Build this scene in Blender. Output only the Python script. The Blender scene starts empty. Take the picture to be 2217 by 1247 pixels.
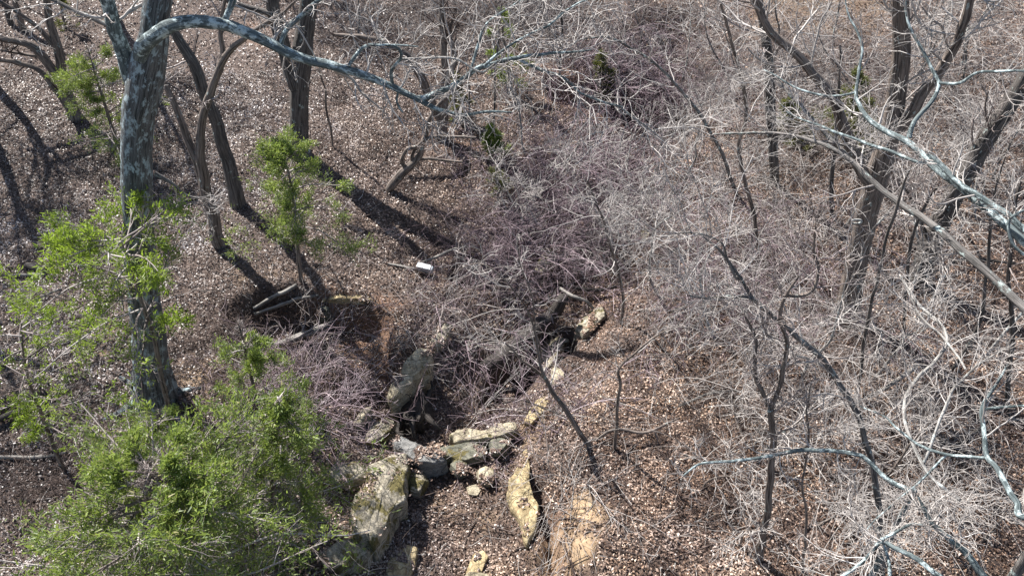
import bpy, math
import numpy as np
from math import radians
rng = np.random.default_rng(11)
S = bpy.context.scene

# ------------------------------------------------------------------ camera, sky, sun, exposure
CAM = np.array((0.0, -22.3, 20.0))
PITCH = math.atan2(20.0, 22.3)
FPX = 1740.0                                        # focal length in photo pixels (2217 wide)
cam = bpy.data.objects.new('camera', bpy.data.cameras.new('camera'))
S.collection.objects.link(cam)
cam.location = CAM
cam.rotation_euler = (radians(90) - PITCH, 0, 0)
cam.data.sensor_width = 36
cam.data.lens = 36 * FPX / 2217
cam.data.clip_end = 900
S.camera = cam
SUN_EL, SUN_AZ = radians(48), radians(-44)          # azimuth from +Y, negative = left
w = bpy.data.worlds.new('World'); S.world = w; w.use_nodes = True
nt = w.node_tree; bg = nt.nodes['Background']
sky = nt.nodes.new('ShaderNodeTexSky'); sky.sky_type = 'NISHITA'; sky.sun_disc = False
sky.sun_elevation = SUN_EL; sky.sun_rotation = SUN_AZ
nt.links.new(sky.outputs[0], bg.inputs[0]); bg.inputs[1].default_value = 0.068
sl = bpy.data.lights.new('sun', 'SUN'); sl.energy = 5.0; sl.angle = radians(0.5); sl.color = (1, .965, .92)
so = bpy.data.objects.new('sun', sl); S.collection.objects.link(so)
so.rotation_euler = (radians(90) - SUN_EL, 0, math.pi - SUN_AZ)
so.location = (-30, 30, 40)
S.view_settings.view_transform = 'Standard'; S.view_settings.look = 'None'
S.view_settings.exposure = 1.28; S.view_settings.gamma = 1

# ------------------------------------------------------------------ helpers: pixel rays, noise, terrain
cp, sp = math.cos(PITCH), math.sin(PITCH)
def rays(px, py):
    px = np.atleast_1d(np.asarray(px, float)); py = np.atleast_1d(np.asarray(py, float))
    X = (px - 1108.5) / FPX; U = -(py - 623.5) / FPX
    d = np.stack([X, cp + U * sp, -sp + U * cp], -1)
    return d / np.linalg.norm(d, axis=-1, keepdims=True)
def F(px, py):
    d = rays(px, py); t = -CAM[2] / d[:, 2]
    return (CAM + d * t[:, None])[:, :2]
_tab = np.random.default_rng(5).random((256, 256))
def vn(x, y, s=1.0, off=0):
    x = np.asarray(x, float) / s + 37.3 + off; y = np.asarray(y, float) / s + 91.7 + off * .7
    xi = np.floor(x).astype(int); yi = np.floor(y).astype(int)
    fx = x - xi; fy = y - yi; fx = fx * fx * (3 - 2 * fx); fy = fy * fy * (3 - 2 * fy)
    a = _tab[xi % 256, yi % 256]; b = _tab[(xi + 1) % 256, yi % 256]
    c = _tab[xi % 256, (yi + 1) % 256]; d = _tab[(xi + 1) % 256, (yi + 1) % 256]
    return (a * (1 - fx) + b * fx) * (1 - fy) + (c * (1 - fx) + d * fx) * fy - .5
def polyline_dist(x, y, P):
    best = np.full(np.shape(x), 1e9)
    for a, b in zip(P[:-1], P[1:]):
        ab = b - a; t = np.clip(((x - a[0]) * ab[0] + (y - a[1]) * ab[1]) / (ab @ ab), 0, 1)
        best = np.minimum(best, np.hypot(x - a[0] - t * ab[0], y - a[1] - t * ab[1]))
    return best
def inside(x, y, P):
    r = np.zeros(np.shape(x), bool); n = len(P)
    for i in range(n):
        (x1, y1), (x2, y2) = P[i], P[(i + 1) % n]
        if y1 == y2: continue
        r ^= ((y1 > y) != (y2 > y)) & (x < (x2 - x1) * (y - y1) / (y2 - y1) + x1)
    return r
def sdist(x, y, P):                                  # positive inside
    d = polyline_dist(x, y, np.vstack([P, P[:1]]))
    return np.where(inside(x, y, P), d, -d)
def sstep(a, b, v):
    t = np.clip((v - a) / (b - a), 0, 1); return t * t * (3 - 2 * t)
def FP(L): return F([p[0] for p in L], [p[1] for p in L])
RAV = FP([(960, 1400), (985, 1247), (985, 1120), (960, 1010), (930, 900), (1040, 850), (1140, 740), (1190, 650), (1300, 520), (1420, 400), (1440, 250), (1500, 150)])
ALCOVE = FP([(500, 690), (560, 640), (660, 634), (700, 640), (800, 640), (850, 690), (880, 790), (800, 860), (700, 880), (600, 860), (520, 790)])
PITS = [(FP([(1160, 650), (1190, 630), (1240, 650), (1260, 690), (1220, 720), (1200, 730), (1150, 700)]), 2.6, .35),
        (FP([(1060, 740), (1150, 700), (1172, 760), (1120, 800), (1030, 810)]), 2.0, .35),
        (FP([(1170, 210), (1260, 215), (1480, 190), (1540, 240), (1500, 280), (1300, 275), (1180, 260)]), 2.0, 1.2),
        (FP([(960, 560), (1020, 540), (1090, 560), (1100, 600), (1020, 615), (960, 600)]), 1.0, .8),
        (FP([(-40, 905), (60, 880), (150, 872), (150, 900), (60, 925), (-40, 950)]), .5, .35),
        (FP([(1150, 1010), (1180, 1020), (1215, 1120), (1220, 1215), (1180, 1215), (1160, 1100)]), .7, .3)]
def height(x, y):
    x = np.asarray(x, float); y = np.asarray(y, float)
    z = .11 * np.log1p(np.exp(np.clip((y - 4) / 3, -30, 30))) * 3
    z = z + .55 * vn(x, y, 6.5) + .25 * vn(x, y, 2.3, 7) + .10 * vn(x, y, .8, 13) + .05 * vn(x, y, .35, 3)
    d = polyline_dist(x, y, RAV) + .9 * vn(x, y, 1.6, 21)
    z = z - 1.45 * (1 - sstep(.4, 4.4, d))
    z = z + .5 * sstep(3, 12, -x) * sstep(-14, -2, y)
    s = sdist(x, y, ALCOVE) + .5 * vn(x, y, .9, 31)
    z = z - 1.4 * sstep(-.1, .75, s) * (1 - .35 * sstep(1, 3, s))
    for P, dep, wd in PITS:
        z = z - dep * sstep(0, wd, sdist(x, y, P) + .25 * vn(x, y, .6, 41))
    return z
def G(px, py, dz=0.0):
    d = rays(px, py); ts = np.linspace(14, 95, 700)
    out = []
    for r in d:
        p = CAM + r * ts[:, None]
        g = p[:, 2] - (height(p[:, 0], p[:, 1]) + dz)
        k = int(np.argmax(g < 0)); k = max(k, 1)
        f = g[k - 1] / (g[k - 1] - g[k] + 1e-9)
        out.append(p[k - 1] * (1 - f) + p[k] * f)
    return np.array(out)
_cx, _cy = np.meshgrid(np.arange(-400, 2640, 40), np.arange(-120, 1420, 40))
_cache = G(_cx.ravel(), _cy.ravel()).reshape(_cx.shape + (3,))
def Gfast(px, py):                                   # bilinear table of ray / terrain hits, then put on the ground
    u = (np.asarray(px) + 400) / 40; v = (np.asarray(py) + 120) / 40
    i = np.clip(u.astype(int), 0, _cx.shape[1] - 2); j = np.clip(v.astype(int), 0, _cx.shape[0] - 2)
    fu = (u - i)[:, None]; fv = (v - j)[:, None]
    p = (_cache[j, i] * (1 - fu) + _cache[j, i + 1] * fu) * (1 - fv) + (_cache[j + 1, i] * (1 - fu) + _cache[j + 1, i + 1] * fu) * fv
    p[:, 2] = height(p[:, 0], p[:, 1]); return p
def P3(px, py, D): return CAM + rays(px, py)[0] * D
def VY(px, py, Y):
    r = rays(px, py)[0]; return CAM + r * ((Y - CAM[1]) / r[1])

# ------------------------------------------------------------------ materials
def newmat(name):
    m = bpy.data.materials.new(name); m.use_nodes = True
    n = m.node_tree.nodes; return m, n, m.node_tree.links, n['Principled BSDF']
def ramp(n, stops, interp='LINEAR'):
    r = n.new('ShaderNodeValToRGB'); r.color_ramp.interpolation = interp
    e = r.color_ramp.elements
    while len(e) < len(stops): e.new(.5)
    for k, (p, c) in enumerate(stops):
        e[k].position = p; e[k].color = tuple(c) + (1,) if len(c) == 3 else c
    return r
def noise(n, L, vec, scale, detail=4, rough=.6):
    t = n.new('ShaderNodeTexNoise'); t.inputs['Scale'].default_value = scale
    t.inputs['Detail'].default_value = detail; t.inputs['Roughness'].default_value = rough
    if vec is not None: L.new(vec, t.inputs['Vector'])
    return t.outputs['Fac']
def mixc(n, L, f, a, b):
    m = n.new('ShaderNodeMix'); m.data_type = 'RGBA'
    if isinstance(f, float): m.inputs[0].default_value = f
    else: L.new(f, m.inputs[0])
    for s, v in ((6, a), (7, b)):
        if isinstance(v, tuple): m.inputs[s].default_value = v + (1,)
        else: L.new(v, m.inputs[s])
    return m.outputs[2]
def bark_mat(name, dark, light, lichen=0.0, lich_col=(.42, .50, .47), scale=1.0, bump=.6):
    m, n, L, b = newmat(name)
    a = n.new('ShaderNodeAttribute'); a.attribute_name = 'bark_co'
    mp = n.new('ShaderNodeMapping'); mp.inputs['Scale'].default_value = (1, 1, .09)
    L.new(a.outputs['Vector'], mp.inputs['Vector'])
    f = noise(n, L, mp.outputs[0], 14 * scale, 6, .75)
    r = ramp(n, [(.40, dark), (.60, light)]); L.new(f, r.inputs[0])
    col = r.outputs[0]
    if lichen > 0:
        f2 = noise(n, L, a.outputs['Vector'], 3.2 * scale, 9, .74)
        r2 = ramp(n, [(.62 - .22 * lichen, (0, 0, 0)), (.68 - .20 * lichen, (1, 1, 1))]); L.new(f2, r2.inputs[0])
        col = mixc(n, L, r2.outputs[0], col, lich_col)
    L.new(col, b.inputs['Base Color']); b.inputs['Roughness'].default_value = .8
    b.inputs['Specular IOR Level'].default_value = .35
    bu = n.new('ShaderNodeBump'); bu.inputs['Strength'].default_value = bump; bu.inputs['Distance'].default_value = .05
    L.new(f, bu.inputs['Height']); L.new(bu.outputs[0], b.inputs['Normal'])
    return m
def twig_mat(name, stops):
    m, n, L, b = newmat(name)
    a = n.new('ShaderNodeAttribute'); a.attribute_name = 'bark_co'
    mp = n.new('ShaderNodeMapping'); mp.inputs['Scale'].default_value = (1.0, .02, .02)
    L.new(a.outputs['Vector'], mp.inputs['Vector'])
    f = noise(n, L, mp.outputs[0], 1.7, 1, .5)
    r = ramp(n, stops); L.new(f, r.inputs[0]); L.new(r.outputs[0], b.inputs['Base Color'])
    b.inputs['Roughness'].default_value = .55
    return m
def rnd_mat(name, stops, rough=.6, trans=0.0, tcol=None, spec=.5, tint=((1, 1, 1), (1, 1, 1)), side=None):
    m, n, L, b = newmat(name)
    a = n.new('ShaderNodeAttribute'); a.attribute_name = 'rnd'
    r0 = ramp(n, stops); L.new(a.outputs['Fac'], r0.inputs[0])
    g = n.new('ShaderNodeNewGeometry'); hue = ramp(n, [(.35, tint[0]), (.65, tint[1])]); L.new(noise(n, L, g.outputs['Position'], .45, 6, .65), hue.inputs[0])
    r = n.new('ShaderNodeMix'); r.data_type = 'RGBA'; r.blend_type = 'MULTIPLY'; r.inputs[0].default_value = 1
    L.new(r0.outputs[0], r.inputs[6]); L.new(hue.outputs[0], r.inputs[7]); ro = r.outputs[2]
    if side:
        sx = n.new('ShaderNodeSeparateXYZ'); L.new(g.outputs['Position'], sx.inputs[0])
        mr = n.new('ShaderNodeMapRange'); mr.inputs[1].default_value = -12; mr.inputs[2].default_value = 4; L.new(sx.outputs[0], mr.inputs[0])
        sr = ramp(n, [(0, side[0]), (1, side[1])]); L.new(mr.outputs[0], sr.inputs[0])
        r3 = n.new('ShaderNodeMix'); r3.data_type = 'RGBA'; r3.blend_type = 'MULTIPLY'; r3.inputs[0].default_value = 1
        L.new(ro, r3.inputs[6]); L.new(sr.outputs[0], r3.inputs[7]); ro = r3.outputs[2]
    L.new(ro, b.inputs['Base Color']); b.inputs['Roughness'].default_value = rough
    b.inputs['Specular IOR Level'].default_value = spec
    if trans > 0:
        t = n.new('ShaderNodeBsdfTranslucent'); L.new(ro, t.inputs[0])
        if tcol:
            L.new(mixc(n, L, .6, ro, tcol), t.inputs[0])
        ms = n.new('ShaderNodeMixShader'); ms.inputs[0].default_value = trans
        L.new(b.outputs[0], ms.inputs[1]); L.new(t.outputs[0], ms.inputs[2])
        L.new(ms.outputs[0], n['Material Output'].inputs[0])
    return m
M = {}
M['oak'] = bark_mat('oak_bark', (.022, .025, .026), (.15, .155, .155), .50, (.30, .37, .39))
M['limb'] = bark_mat('lichened_bark', (.035, .05, .052), (.16, .19, .19), .52, (.44, .52, .52), 1.6)
M['dark'] = bark_mat('dark_bark', (.026, .023, .021), (.15, .133, .12), .12)
M['brown'] = bark_mat('brown_bark', (.042, .033, .028), (.26, .212, .18), .08)
M['grey'] = bark_mat('grey_bark', (.05, .047, .043), (.22, .20, .185), .3)
M['pale'] = bark_mat('pale_bark', (.12, .11, .10), (.42, .40, .37), .3, (.5, .55, .53))
M['dead'] = bark_mat('dead_wood', (.07, .065, .06), (.30, .28, .25), 0)
M['char'] = bark_mat('dark_rotten_wood', (.012, .010, .009), (.06, .05, .043), 0)
M['twig_pale'] = twig_mat('pale_twig', [(.3, (.20, .17, .155)), (.5, (.35, .32, .295)), (.7, (.56, .52, .485))])
M['twig_mid'] = twig_mat('grey_twig', [(.3, (.08, .06, .052)), (.5, (.22, .18, .165)), (.7, (.55, .50, .47))])
M['twig_pink'] = twig_mat('purple_twig', [(.3, (.045, .033, .033)), (.48, (.145, .10, .112)), (.58, (.32, .235, .26)), (.7, (.60, .52, .53))])
M['twig_dark'] = bark_mat('brown_twig', (.05, .035, .03), (.15, .11, .095), 0, bump=0)
M['leaf'] = rnd_mat('dry_oak_leaf', [(0, (.03, .019, .015)), (.22, (.085, .056, .045)), (.5, (.215, .157, .125)), (.85, (.37, .295, .245)), (1, (.56, .49, .44))], .42, .12, spec=.5, tint=((.72, .72, .77), (1.16, 1.07, .95)), side=((.90, .99, 1.10), (1.08, .98, .89)))
M['cedar'] = rnd_mat('cedar_foliage', [(0, (.035, .058, .020)), (.3, (.10, .15, .040)), (.7, (.23, .30, .07)), (1, (.30, .27, .12))], .5, .42, (.36, .46, .08))
M['cedar_yellow'] = rnd_mat('yellow_green_cedar_foliage', [(0, (.06, .09, .02)), (.5, (.16, .22, .03)), (.9, (.28, .34, .05)), (1, (.2, .18, .06))], .5, .45, (.36, .52, .05))
M['cedar_olive'] = rnd_mat('olive_cedar_foliage', [(0, (.05, .055, .02)), (.5, (.10, .11, .035)), (1, (.19, .165, .06))], .6, .3, (.25, .28, .05))
def ground_mat():
    m, n, L, b = newmat('forest_soil')
    g = n.new('ShaderNodeNewGeometry'); pos = g.outputs['Position']
    f = noise(n, L, pos, 9, 8, .75)
    r = ramp(n, [(.3, (.025, .017, .013)), (.5, (.08, .054, .042)), (.72, (.20, .145, .115))]); L.new(f, r.inputs[0])
    a = n.new('ShaderNodeAttribute'); a.attribute_name = 'soil'
    f2 = noise(n, L, pos, 3.5, 8, .7)
    r2 = ramp(n, [(.3, (.24, .155, .085)), (.5, (.36, .25, .15)), (.7, (.46, .35, .23))]); L.new(f2, r2.inputs[0])
    a2 = n.new('ShaderNodeAttribute'); a2.attribute_name = 'clay'
    r3 = ramp(n, [(.3, (.10, .055, .035)), (.7, (.23, .135, .085))]); L.new(f2, r3.inputs[0])
    c = mixc(n, L, a2.outputs['Fac'], r.outputs[0], r3.outputs[0])
    c = mixc(n, L, a.outputs['Fac'], c, r2.outputs[0])
    L.new(c, b.inputs['Base Color']); b.inputs['Roughness'].default_value = .9
    bu = n.new('ShaderNodeBump'); bu.inputs['Strength'].default_value = .8; bu.inputs['Distance'].default_value = .06
    L.new(f, bu.inputs['Height']); L.new(bu.outputs[0], b.inputs['Normal'])
    return m
def rock_mat(name, ca, cb, moss, mcol=(.12, .10, .03)):
    m, n, L, b = newmat(name)
    g = n.new('ShaderNodeNewGeometry'); pos = g.outputs['Position']
    mp = n.new('ShaderNodeMapping'); mp.inputs['Scale'].default_value = (1, 1, 3.5); mp.inputs['Rotation'].default_value = (.25, .15, .4)
    L.new(pos, mp.inputs[0])
    f = noise(n, L, mp.outputs[0], 2.6, 10, .72)
    r = ramp(n, [(.30, tuple(v * .45 for v in ca)), (.42, ca), (.62, cb)]); L.new(f, r.inputs[0])
    f2 = noise(n, L, pos, 1.7, 9, .68)
    k = .68 - .3 * moss
    r2 = ramp(n, [(k, (0, 0, 0)), (k + .05, (1, 1, 1))]); L.new(f2, r2.inputs[0])
    f3 = noise(n, L, pos, 14, 4, .6)
    r3 = ramp(n, [(.3, tuple(v * .5 for v in mcol)), (.7, tuple(v * 1.5 for v in mcol))]); L.new(f3, r3.inputs[0])
    c = mixc(n, L, r2.outputs[0], r.outputs[0], r3.outputs[0])
    L.new(c, b.inputs['Base Color']); b.inputs['Roughness'].default_value = .85
    vo = n.new('ShaderNodeTexVoronoi'); vo.feature = 'DISTANCE_TO_EDGE'; vo.inputs['Scale'].default_value = 1.7
    wv = n.new('ShaderNodeMix'); wv.data_type = 'VECTOR'; wv.inputs[0].default_value = .25
    nt_ = n.new('ShaderNodeTexNoise'); nt_.inputs['Scale'].default_value = 3; nt_.inputs['Detail'].default_value = 5; L.new(pos, nt_.inputs['Vector'])
    L.new(mp.outputs[0], wv.inputs[4]); L.new(nt_.outputs['Color'], wv.inputs[5]); L.new(wv.outputs[1], vo.inputs['Vector'])
    rc = ramp(n, [(.0, (.22, .2, .17)), (.035, (1, 1, 1))]); L.new(vo.outputs['Distance'], rc.inputs[0])
    sp_ = ramp(n, [(.35, (.45, .42, .38)), (.55, (1.1, 1.1, 1.1))]); L.new(noise(n, L, pos, 22, 5, .8), sp_.inputs[0])
    for q_ in (rc, sp_):
        mu = n.new('ShaderNodeMix'); mu.data_type = 'RGBA'; mu.blend_type = 'MULTIPLY'; mu.inputs[0].default_value = .8
        L.new(c, mu.inputs[6]); L.new(q_.outputs[0], mu.inputs[7]); c = mu.outputs[2]
    L.new(c, b.inputs['Base Color'])
    f4 = noise(n, L, mp.outputs[0], 9, 8, .75)
    bu = n.new('ShaderNodeBump'); bu.inputs['Strength'].default_value = .9; bu.inputs['Distance'].default_value = .07
    L.new(f4, bu.inputs['Height']); L.new(bu.outputs[0], b.inputs['Normal'])
    return m
M['ground'] = ground_mat()
M['rock'] = rock_mat('tan_sandstone', (.25, .215, .145), (.52, .46, .34), .28)
M['rock_moss'] = rock_mat('mossy_sandstone', (.19, .17, .125), (.46, .41, .32), .58)
M['rock_grey'] = rock_mat('grey_sandstone', (.15, .15, .145), (.30, .295, .28), .0)
M['rock_yellow'] = rock_mat('yellow_sandstone', (.28, .21, .11), (.56, .46, .27), .15)
M['rock_dark'] = rock_mat('dark_mossy_rock', (.10, .10, .075), (.22, .21, .16), .45)

# ------------------------------------------------------------------ object helpers
def meta(o, label=None, cat=None, group=None, kind=None):
    for k, v in (('label', label), ('category', cat), ('group', group), ('kind', kind)):
        if v: o[k] = v
    return o
def empty(name, loc, label, cat, group=None):
    o = bpy.data.objects.new(name, None); S.collection.objects.link(o); o.location = tuple(float(v) for v in loc)
    return meta(o, label, cat, group)
def link_mesh(name, V, faces, k, mat, parent=None, smooth=False, attrs=()):
    """V (n,3) world; faces (m,k)."""
    V = np.asarray(V, np.float32).copy()
    if parent is not None: V -= np.array(parent.location, np.float32)
    me = bpy.data.meshes.new(name)
    me.vertices.add(len(V)); me.vertices.foreach_set('co', V.ravel())
    m = len(faces); me.loops.add(m * k); me.polygons.add(m)
    me.loops.foreach_set('vertex_index', np.asarray(faces, np.int32).ravel())
    me.polygons.foreach_set('loop_start', np.arange(0, m * k, k, dtype=np.int32))
    me.polygons.foreach_set('loop_total', np.full(m, k, np.int32))
    if smooth: me.polygons.foreach_set('use_smooth', np.ones(m, bool))
    me.update(calc_edges=True)
    for an, ty, dom, dat in attrs:
        at = me.attributes.new(an, ty, dom)
        at.data.foreach_set('vector' if ty == 'FLOAT_VECTOR' else 'value', np.asarray(dat, np.float32).ravel())
    me.materials.append(mat)
    o = bpy.data.objects.new(name, me); S.collection.objects.link(o)
    if parent is not None: o.parent = parent
    return o
def unit(v): return v / (np.linalg.norm(v, axis=-1, keepdims=True) + 1e-12)
class Tubes:
    def __init__(s): s.V = []; s.Fc = []; s.C = []; s.n = 0
    def add(s, P, R, k=4, rough=0.0, cap=False):
        P = np.asarray(P, float); R = np.asarray(R, float)
        if P.ndim == 2: P = P[None]; R = R[None]
        m, n, _ = P.shape
        T = unit(np.gradient(P, axis=1))
        mean = unit(P[:, -1] - P[:, 0])
        ref = np.where(np.abs(mean[:, 2:3]) > .8, np.array([[1., 0, 0]]), np.array([[0, 0, 1.]]))[:, None]
        A = unit(np.cross(T, ref)); B = np.cross(T, A)
        th = np.arange(k) * 2 * math.pi / k
        rr = R[:, :, None] * np.ones(k)
        if rough:
            rr = rr * (1 + rough * (rng.random((m, 1, k)) - .5) * 1.6 + rough * (rng.random((m, n, k)) - .5))
        ring = P[:, :, None] + rr[..., None] * (A[:, :, None] * np.cos(th)[:, None] + B[:, :, None] * np.sin(th)[:, None])
        L = np.concatenate([np.zeros((m, 1)), np.cumsum(np.linalg.norm(np.diff(P, axis=1), axis=-1), 1)], 1)
        off = rng.random((m, 1, 1)) * 400
        R0 = R[:, :1, None] * np.ones((m, n, 1))
        co = np.stack(np.broadcast_arrays(R0 * np.cos(th) + off, R0 * np.sin(th), L[:, :, None] + off), -1)
        base = s.n + np.arange(m)[:, None, None] * n * k + np.arange(n - 1)[None, :, None] * k
        j = np.arange(k); j2 = (j + 1) % k
        f = np.stack([base + j, base + j2, base + k + j2, base + k + j], -1).reshape(-1, 4)
        s.V.append(ring.reshape(-1, 3)); s.C.append(co.reshape(-1, 3)); s.Fc.append(f); s.n += m * n * k
        if cap:
            q = s.n - k
            for q in (s.n - k, s.n - m * n * k):
                for a_ in range(1, k - 2, 2): s.Fc.append(np.array([[q, q + a_, q + a_ + 1, q + a_ + 2]]))
    def build(s, name, mat, parent=None, smooth=True):
        return link_mesh(name, np.vstack(s.V), np.vstack(s.Fc), 4, mat, parent, smooth, [('bark_co', 'FLOAT_VECTOR', 'POINT', np.vstack(s.C))])
def resample(P, n):
    """Catmull-Rom through the points; P (k, c)."""
    P = np.asarray(P, float); k = len(P)
    if k == 2: return P[0] + (P[1] - P[0]) * np.linspace(0, 1, n)[:, None]
    E = np.vstack([2 * P[0] - P[1], P, 2 * P[-1] - P[-2]])
    u = np.linspace(0, k - 1 - 1e-6, n); i = u.astype(int); f = (u - i)[:, None]
    a, b, c, d = E[i], E[i + 1], E[i + 2], E[i + 3]
    return .5 * (2 * b + (c - a) * f + (2 * a - 5 * b + 4 * c - d) * f ** 2 + (3 * b - a - 3 * c + d) * f ** 3)
def wiggly(P, amp, s=1.0):
    n = len(P); q = np.zeros((n, 3)); o = rng.random(3) * 50
    L = np.concatenate([[0], np.cumsum(np.linalg.norm(np.diff(P[:, :3], axis=0), axis=-1))])
    for c in range(3): q[:, c] = vn(L, L * 0 + o[c], s, c * 5 + o[c]) * amp + vn(L, L * 0 + o[c], s * .35, c * 9) * amp * .45
    q[0] *= .2
    P = P.copy(); P[:, :3] += q; return P
def trace(pts, Y=None, D=None, n=None, amp=.12, root=False, wscale=1.0):
    """pts: (px, py, width px). Y=(start, end) world depth planes or D=(start, end) camera distances."""
    k = len(pts); out = []
    for i, (px, py, wd) in enumerate(pts):
        t = i / (k - 1)
        if i == 0 and root:
            g = G(px, py)[0]; g = g - np.array([0, 0, .25]); p = g
            if Y is None or not isinstance(Y, tuple): Y = (g[1], g[1] + (Y or 0))
        elif D is not None: p = P3(px, py, D[0] + (D[1] - D[0]) * t)
        else: p = VY(px, py, Y[0] + (Y[1] - Y[0]) * t)
        out.append(list(p) + [wscale * .5 * wd * float((p - CAM) @ np.array([0, cp, -sp])) / FPX])
    n = n or max(8, 5 * k)
    Q = resample(np.array(out), n); Q[:, 3] = np.maximum(Q[:, 3], .006)
    return wiggly(Q, amp) if amp else Q
def spawn(P, R, per, t0=.25, t1=1.0, length=1.5, ang=(30, 70), n=7, wig=.12, up=.1, rr=.55, rmin=.006, tip=.35, lfall=.5, lvar=.5):
    """children of every polyline in P (m,n,3)"""
    m, N, _ = P.shape
    t = np.clip(t0 + (t1 - t0) * (np.arange(per)[None] + rng.random((m, per))) / per, 0, .999) * (N - 1)
    i = t.astype(int); f = (t - i)[..., None]; r = np.arange(m)[:, None]
    o = P[r, i] * (1 - f) + P[r, i + 1] * f; d = unit(P[r, i + 1] - P[r, i])
    rad = R[r, i] * (1 - f[..., 0]) + R[r, i + 1] * f[..., 0]
    o = o.reshape(-1, 3); d = d.reshape(-1, 3); rad = rad.reshape(-1); tt = (t / (N - 1)).reshape(-1)
    q = len(o); perp = unit(np.cross(d, rng.normal(size=(q, 3))))
    a = np.radians(rng.uniform(*ang, q))[:, None]
    d = d * np.cos(a) + perp * np.sin(a)
    L = (np.repeat(length, per) if isinstance(length, np.ndarray) else length) * (1 - lfall * tt) * (1 - lvar + lvar * 2 * rng.random(q))
    return paths(o, d, L, n, wig, up, np.maximum(rad * rr, rmin), tip, rmin)
def paths(o, d, L, n, wig, up, r0, tip=.35, rmin=.006):
    q = len(o); d = unit(d); pts = [o]; bend = rng.normal(size=(q, 3)) * wig * .5
    for s in range(n - 1):
        d = unit(d + bend + rng.normal(size=(q, 3)) * wig + np.array([0, 0, up]))
        if s % 2: bend = rng.normal(size=(q, 3)) * wig * .6
        pts.append(pts[-1] + d * (L / (n - 1))[:, None])
    R = r0[:, None] * (1 - (1 - tip) * np.linspace(0, 1, n)[None])
    return np.stack(pts, 1), np.maximum(R, rmin * .7)
def lift(P, m=.03):                                  # keep twigs above the soil
    z = height(P[..., 0], P[..., 1]) + m
    P[..., 2] = np.maximum(P[..., 2], z); return P
def pack(Qs, n=24):
    P = []; R = []
    for Q in Qs:
        W = resample(Q, n) if len(Q) != n else Q
        P.append(W[:, :3]); R.append(W[:, 3])
    return np.array(P), np.array(R)

# ------------------------------------------------------------------ ground sheet
def axis(lo, hi, fine, outer):
    a = np.arange(lo, hi + 1e-6, fine); step = fine; L = [a[0]]; H = [a[-1]]
    while H[-1] < outer: step *= 1.22; L.insert(0, L[0] - step); H.append(H[-1] + step)
    return np.concatenate([L[:-1], a, H[1:]])
xs = axis(-26, 26, .16, 220); ys = axis(-17, 24, .16, 220)
gx, gy = np.meshgrid(xs, ys)
SOIL = [(FP(p), s) for p, s in (
    ([(1238, 1062), (1275, 1055), (1306, 1075), (1308, 1130), (1298, 1200), (1270, 1225), (1235, 1230), (1225, 1160), (1232, 1100)], 1),
    ([(820, 1247), (835, 1200), (880, 1180), (905, 1205), (890, 1260)], .8), ([(1000, 1250), (1020, 1200), (1050, 1190), (1060, 1215), (1040, 1250)], .7),
    ([(215, 745), (262, 735), (280, 770), (250, 800), (215, 790)], .55), ([(375, 860), (430, 800), (520, 790), (540, 830), (450, 880)], .6),
    ([(1120, 920), (1150, 870), (1190, 855), (1165, 925), (1145, 960)], .8),
    ([(940, 1040), (1000, 1035), (1080, 1040), (1050, 1070), (960, 1065)], .5), ([(1140, 1130), (1215, 1130), (1215, 1235), (1150, 1235)], .5),
    ([(1600, 60), (1900, 60), (1900, 140), (1600, 130)], .25), ([(520, 620), (600, 600), (640, 620), (560, 640)], .35))]
CLAY = [(FP(p), s) for p, s in (
    ([(675, 622), (760, 615), (860, 640), (875, 700), (830, 760), (740, 750), (680, 690)], 1),
    ([(1160, 190), (1270, 195), (1290, 265), (1200, 265)], .9), ([(690, 45), (760, 50), (760, 90), (690, 100)], .6),
    ([(1150, 1100), (1230, 1050), (1240, 1240), (1170, 1240)], .8), ([(930, 300), (1010, 290), (1040, 350), (940, 345)], .6),
    ([(540, 130), (600, 130), (600, 180), (540, 170)], .5))]
def mask(x, y, L, soft=.6):
    v = np.zeros(np.shape(x))
    for P, s in L: v = np.maximum(v, s * sstep(-soft * .6, soft, sdist(x, y, P) + .9 * vn(x, y, .55, 51) + .5 * vn(x, y, .2, 57)))
    return v
Z = height(gx, gy)
ny, nx = gx.shape
idx = np.arange(nx * ny).reshape(ny, nx)
fc = np.stack([idx[:-1, :-1], idx[:-1, 1:], idx[1:, 1:], idx[1:, :-1]], -1).reshape(-1, 4)
V = np.stack([gx, gy, Z], -1).reshape(-1, 3)
ground = link_mesh('ground', V, fc, 4, M['ground'], None, True,
    [('soil', 'FLOAT', 'POINT', mask(gx, gy, SOIL)), ('clay', 'FLOAT', 'POINT', mask(gx, gy, CLAY))])
meta(ground, kind='structure')

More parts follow.
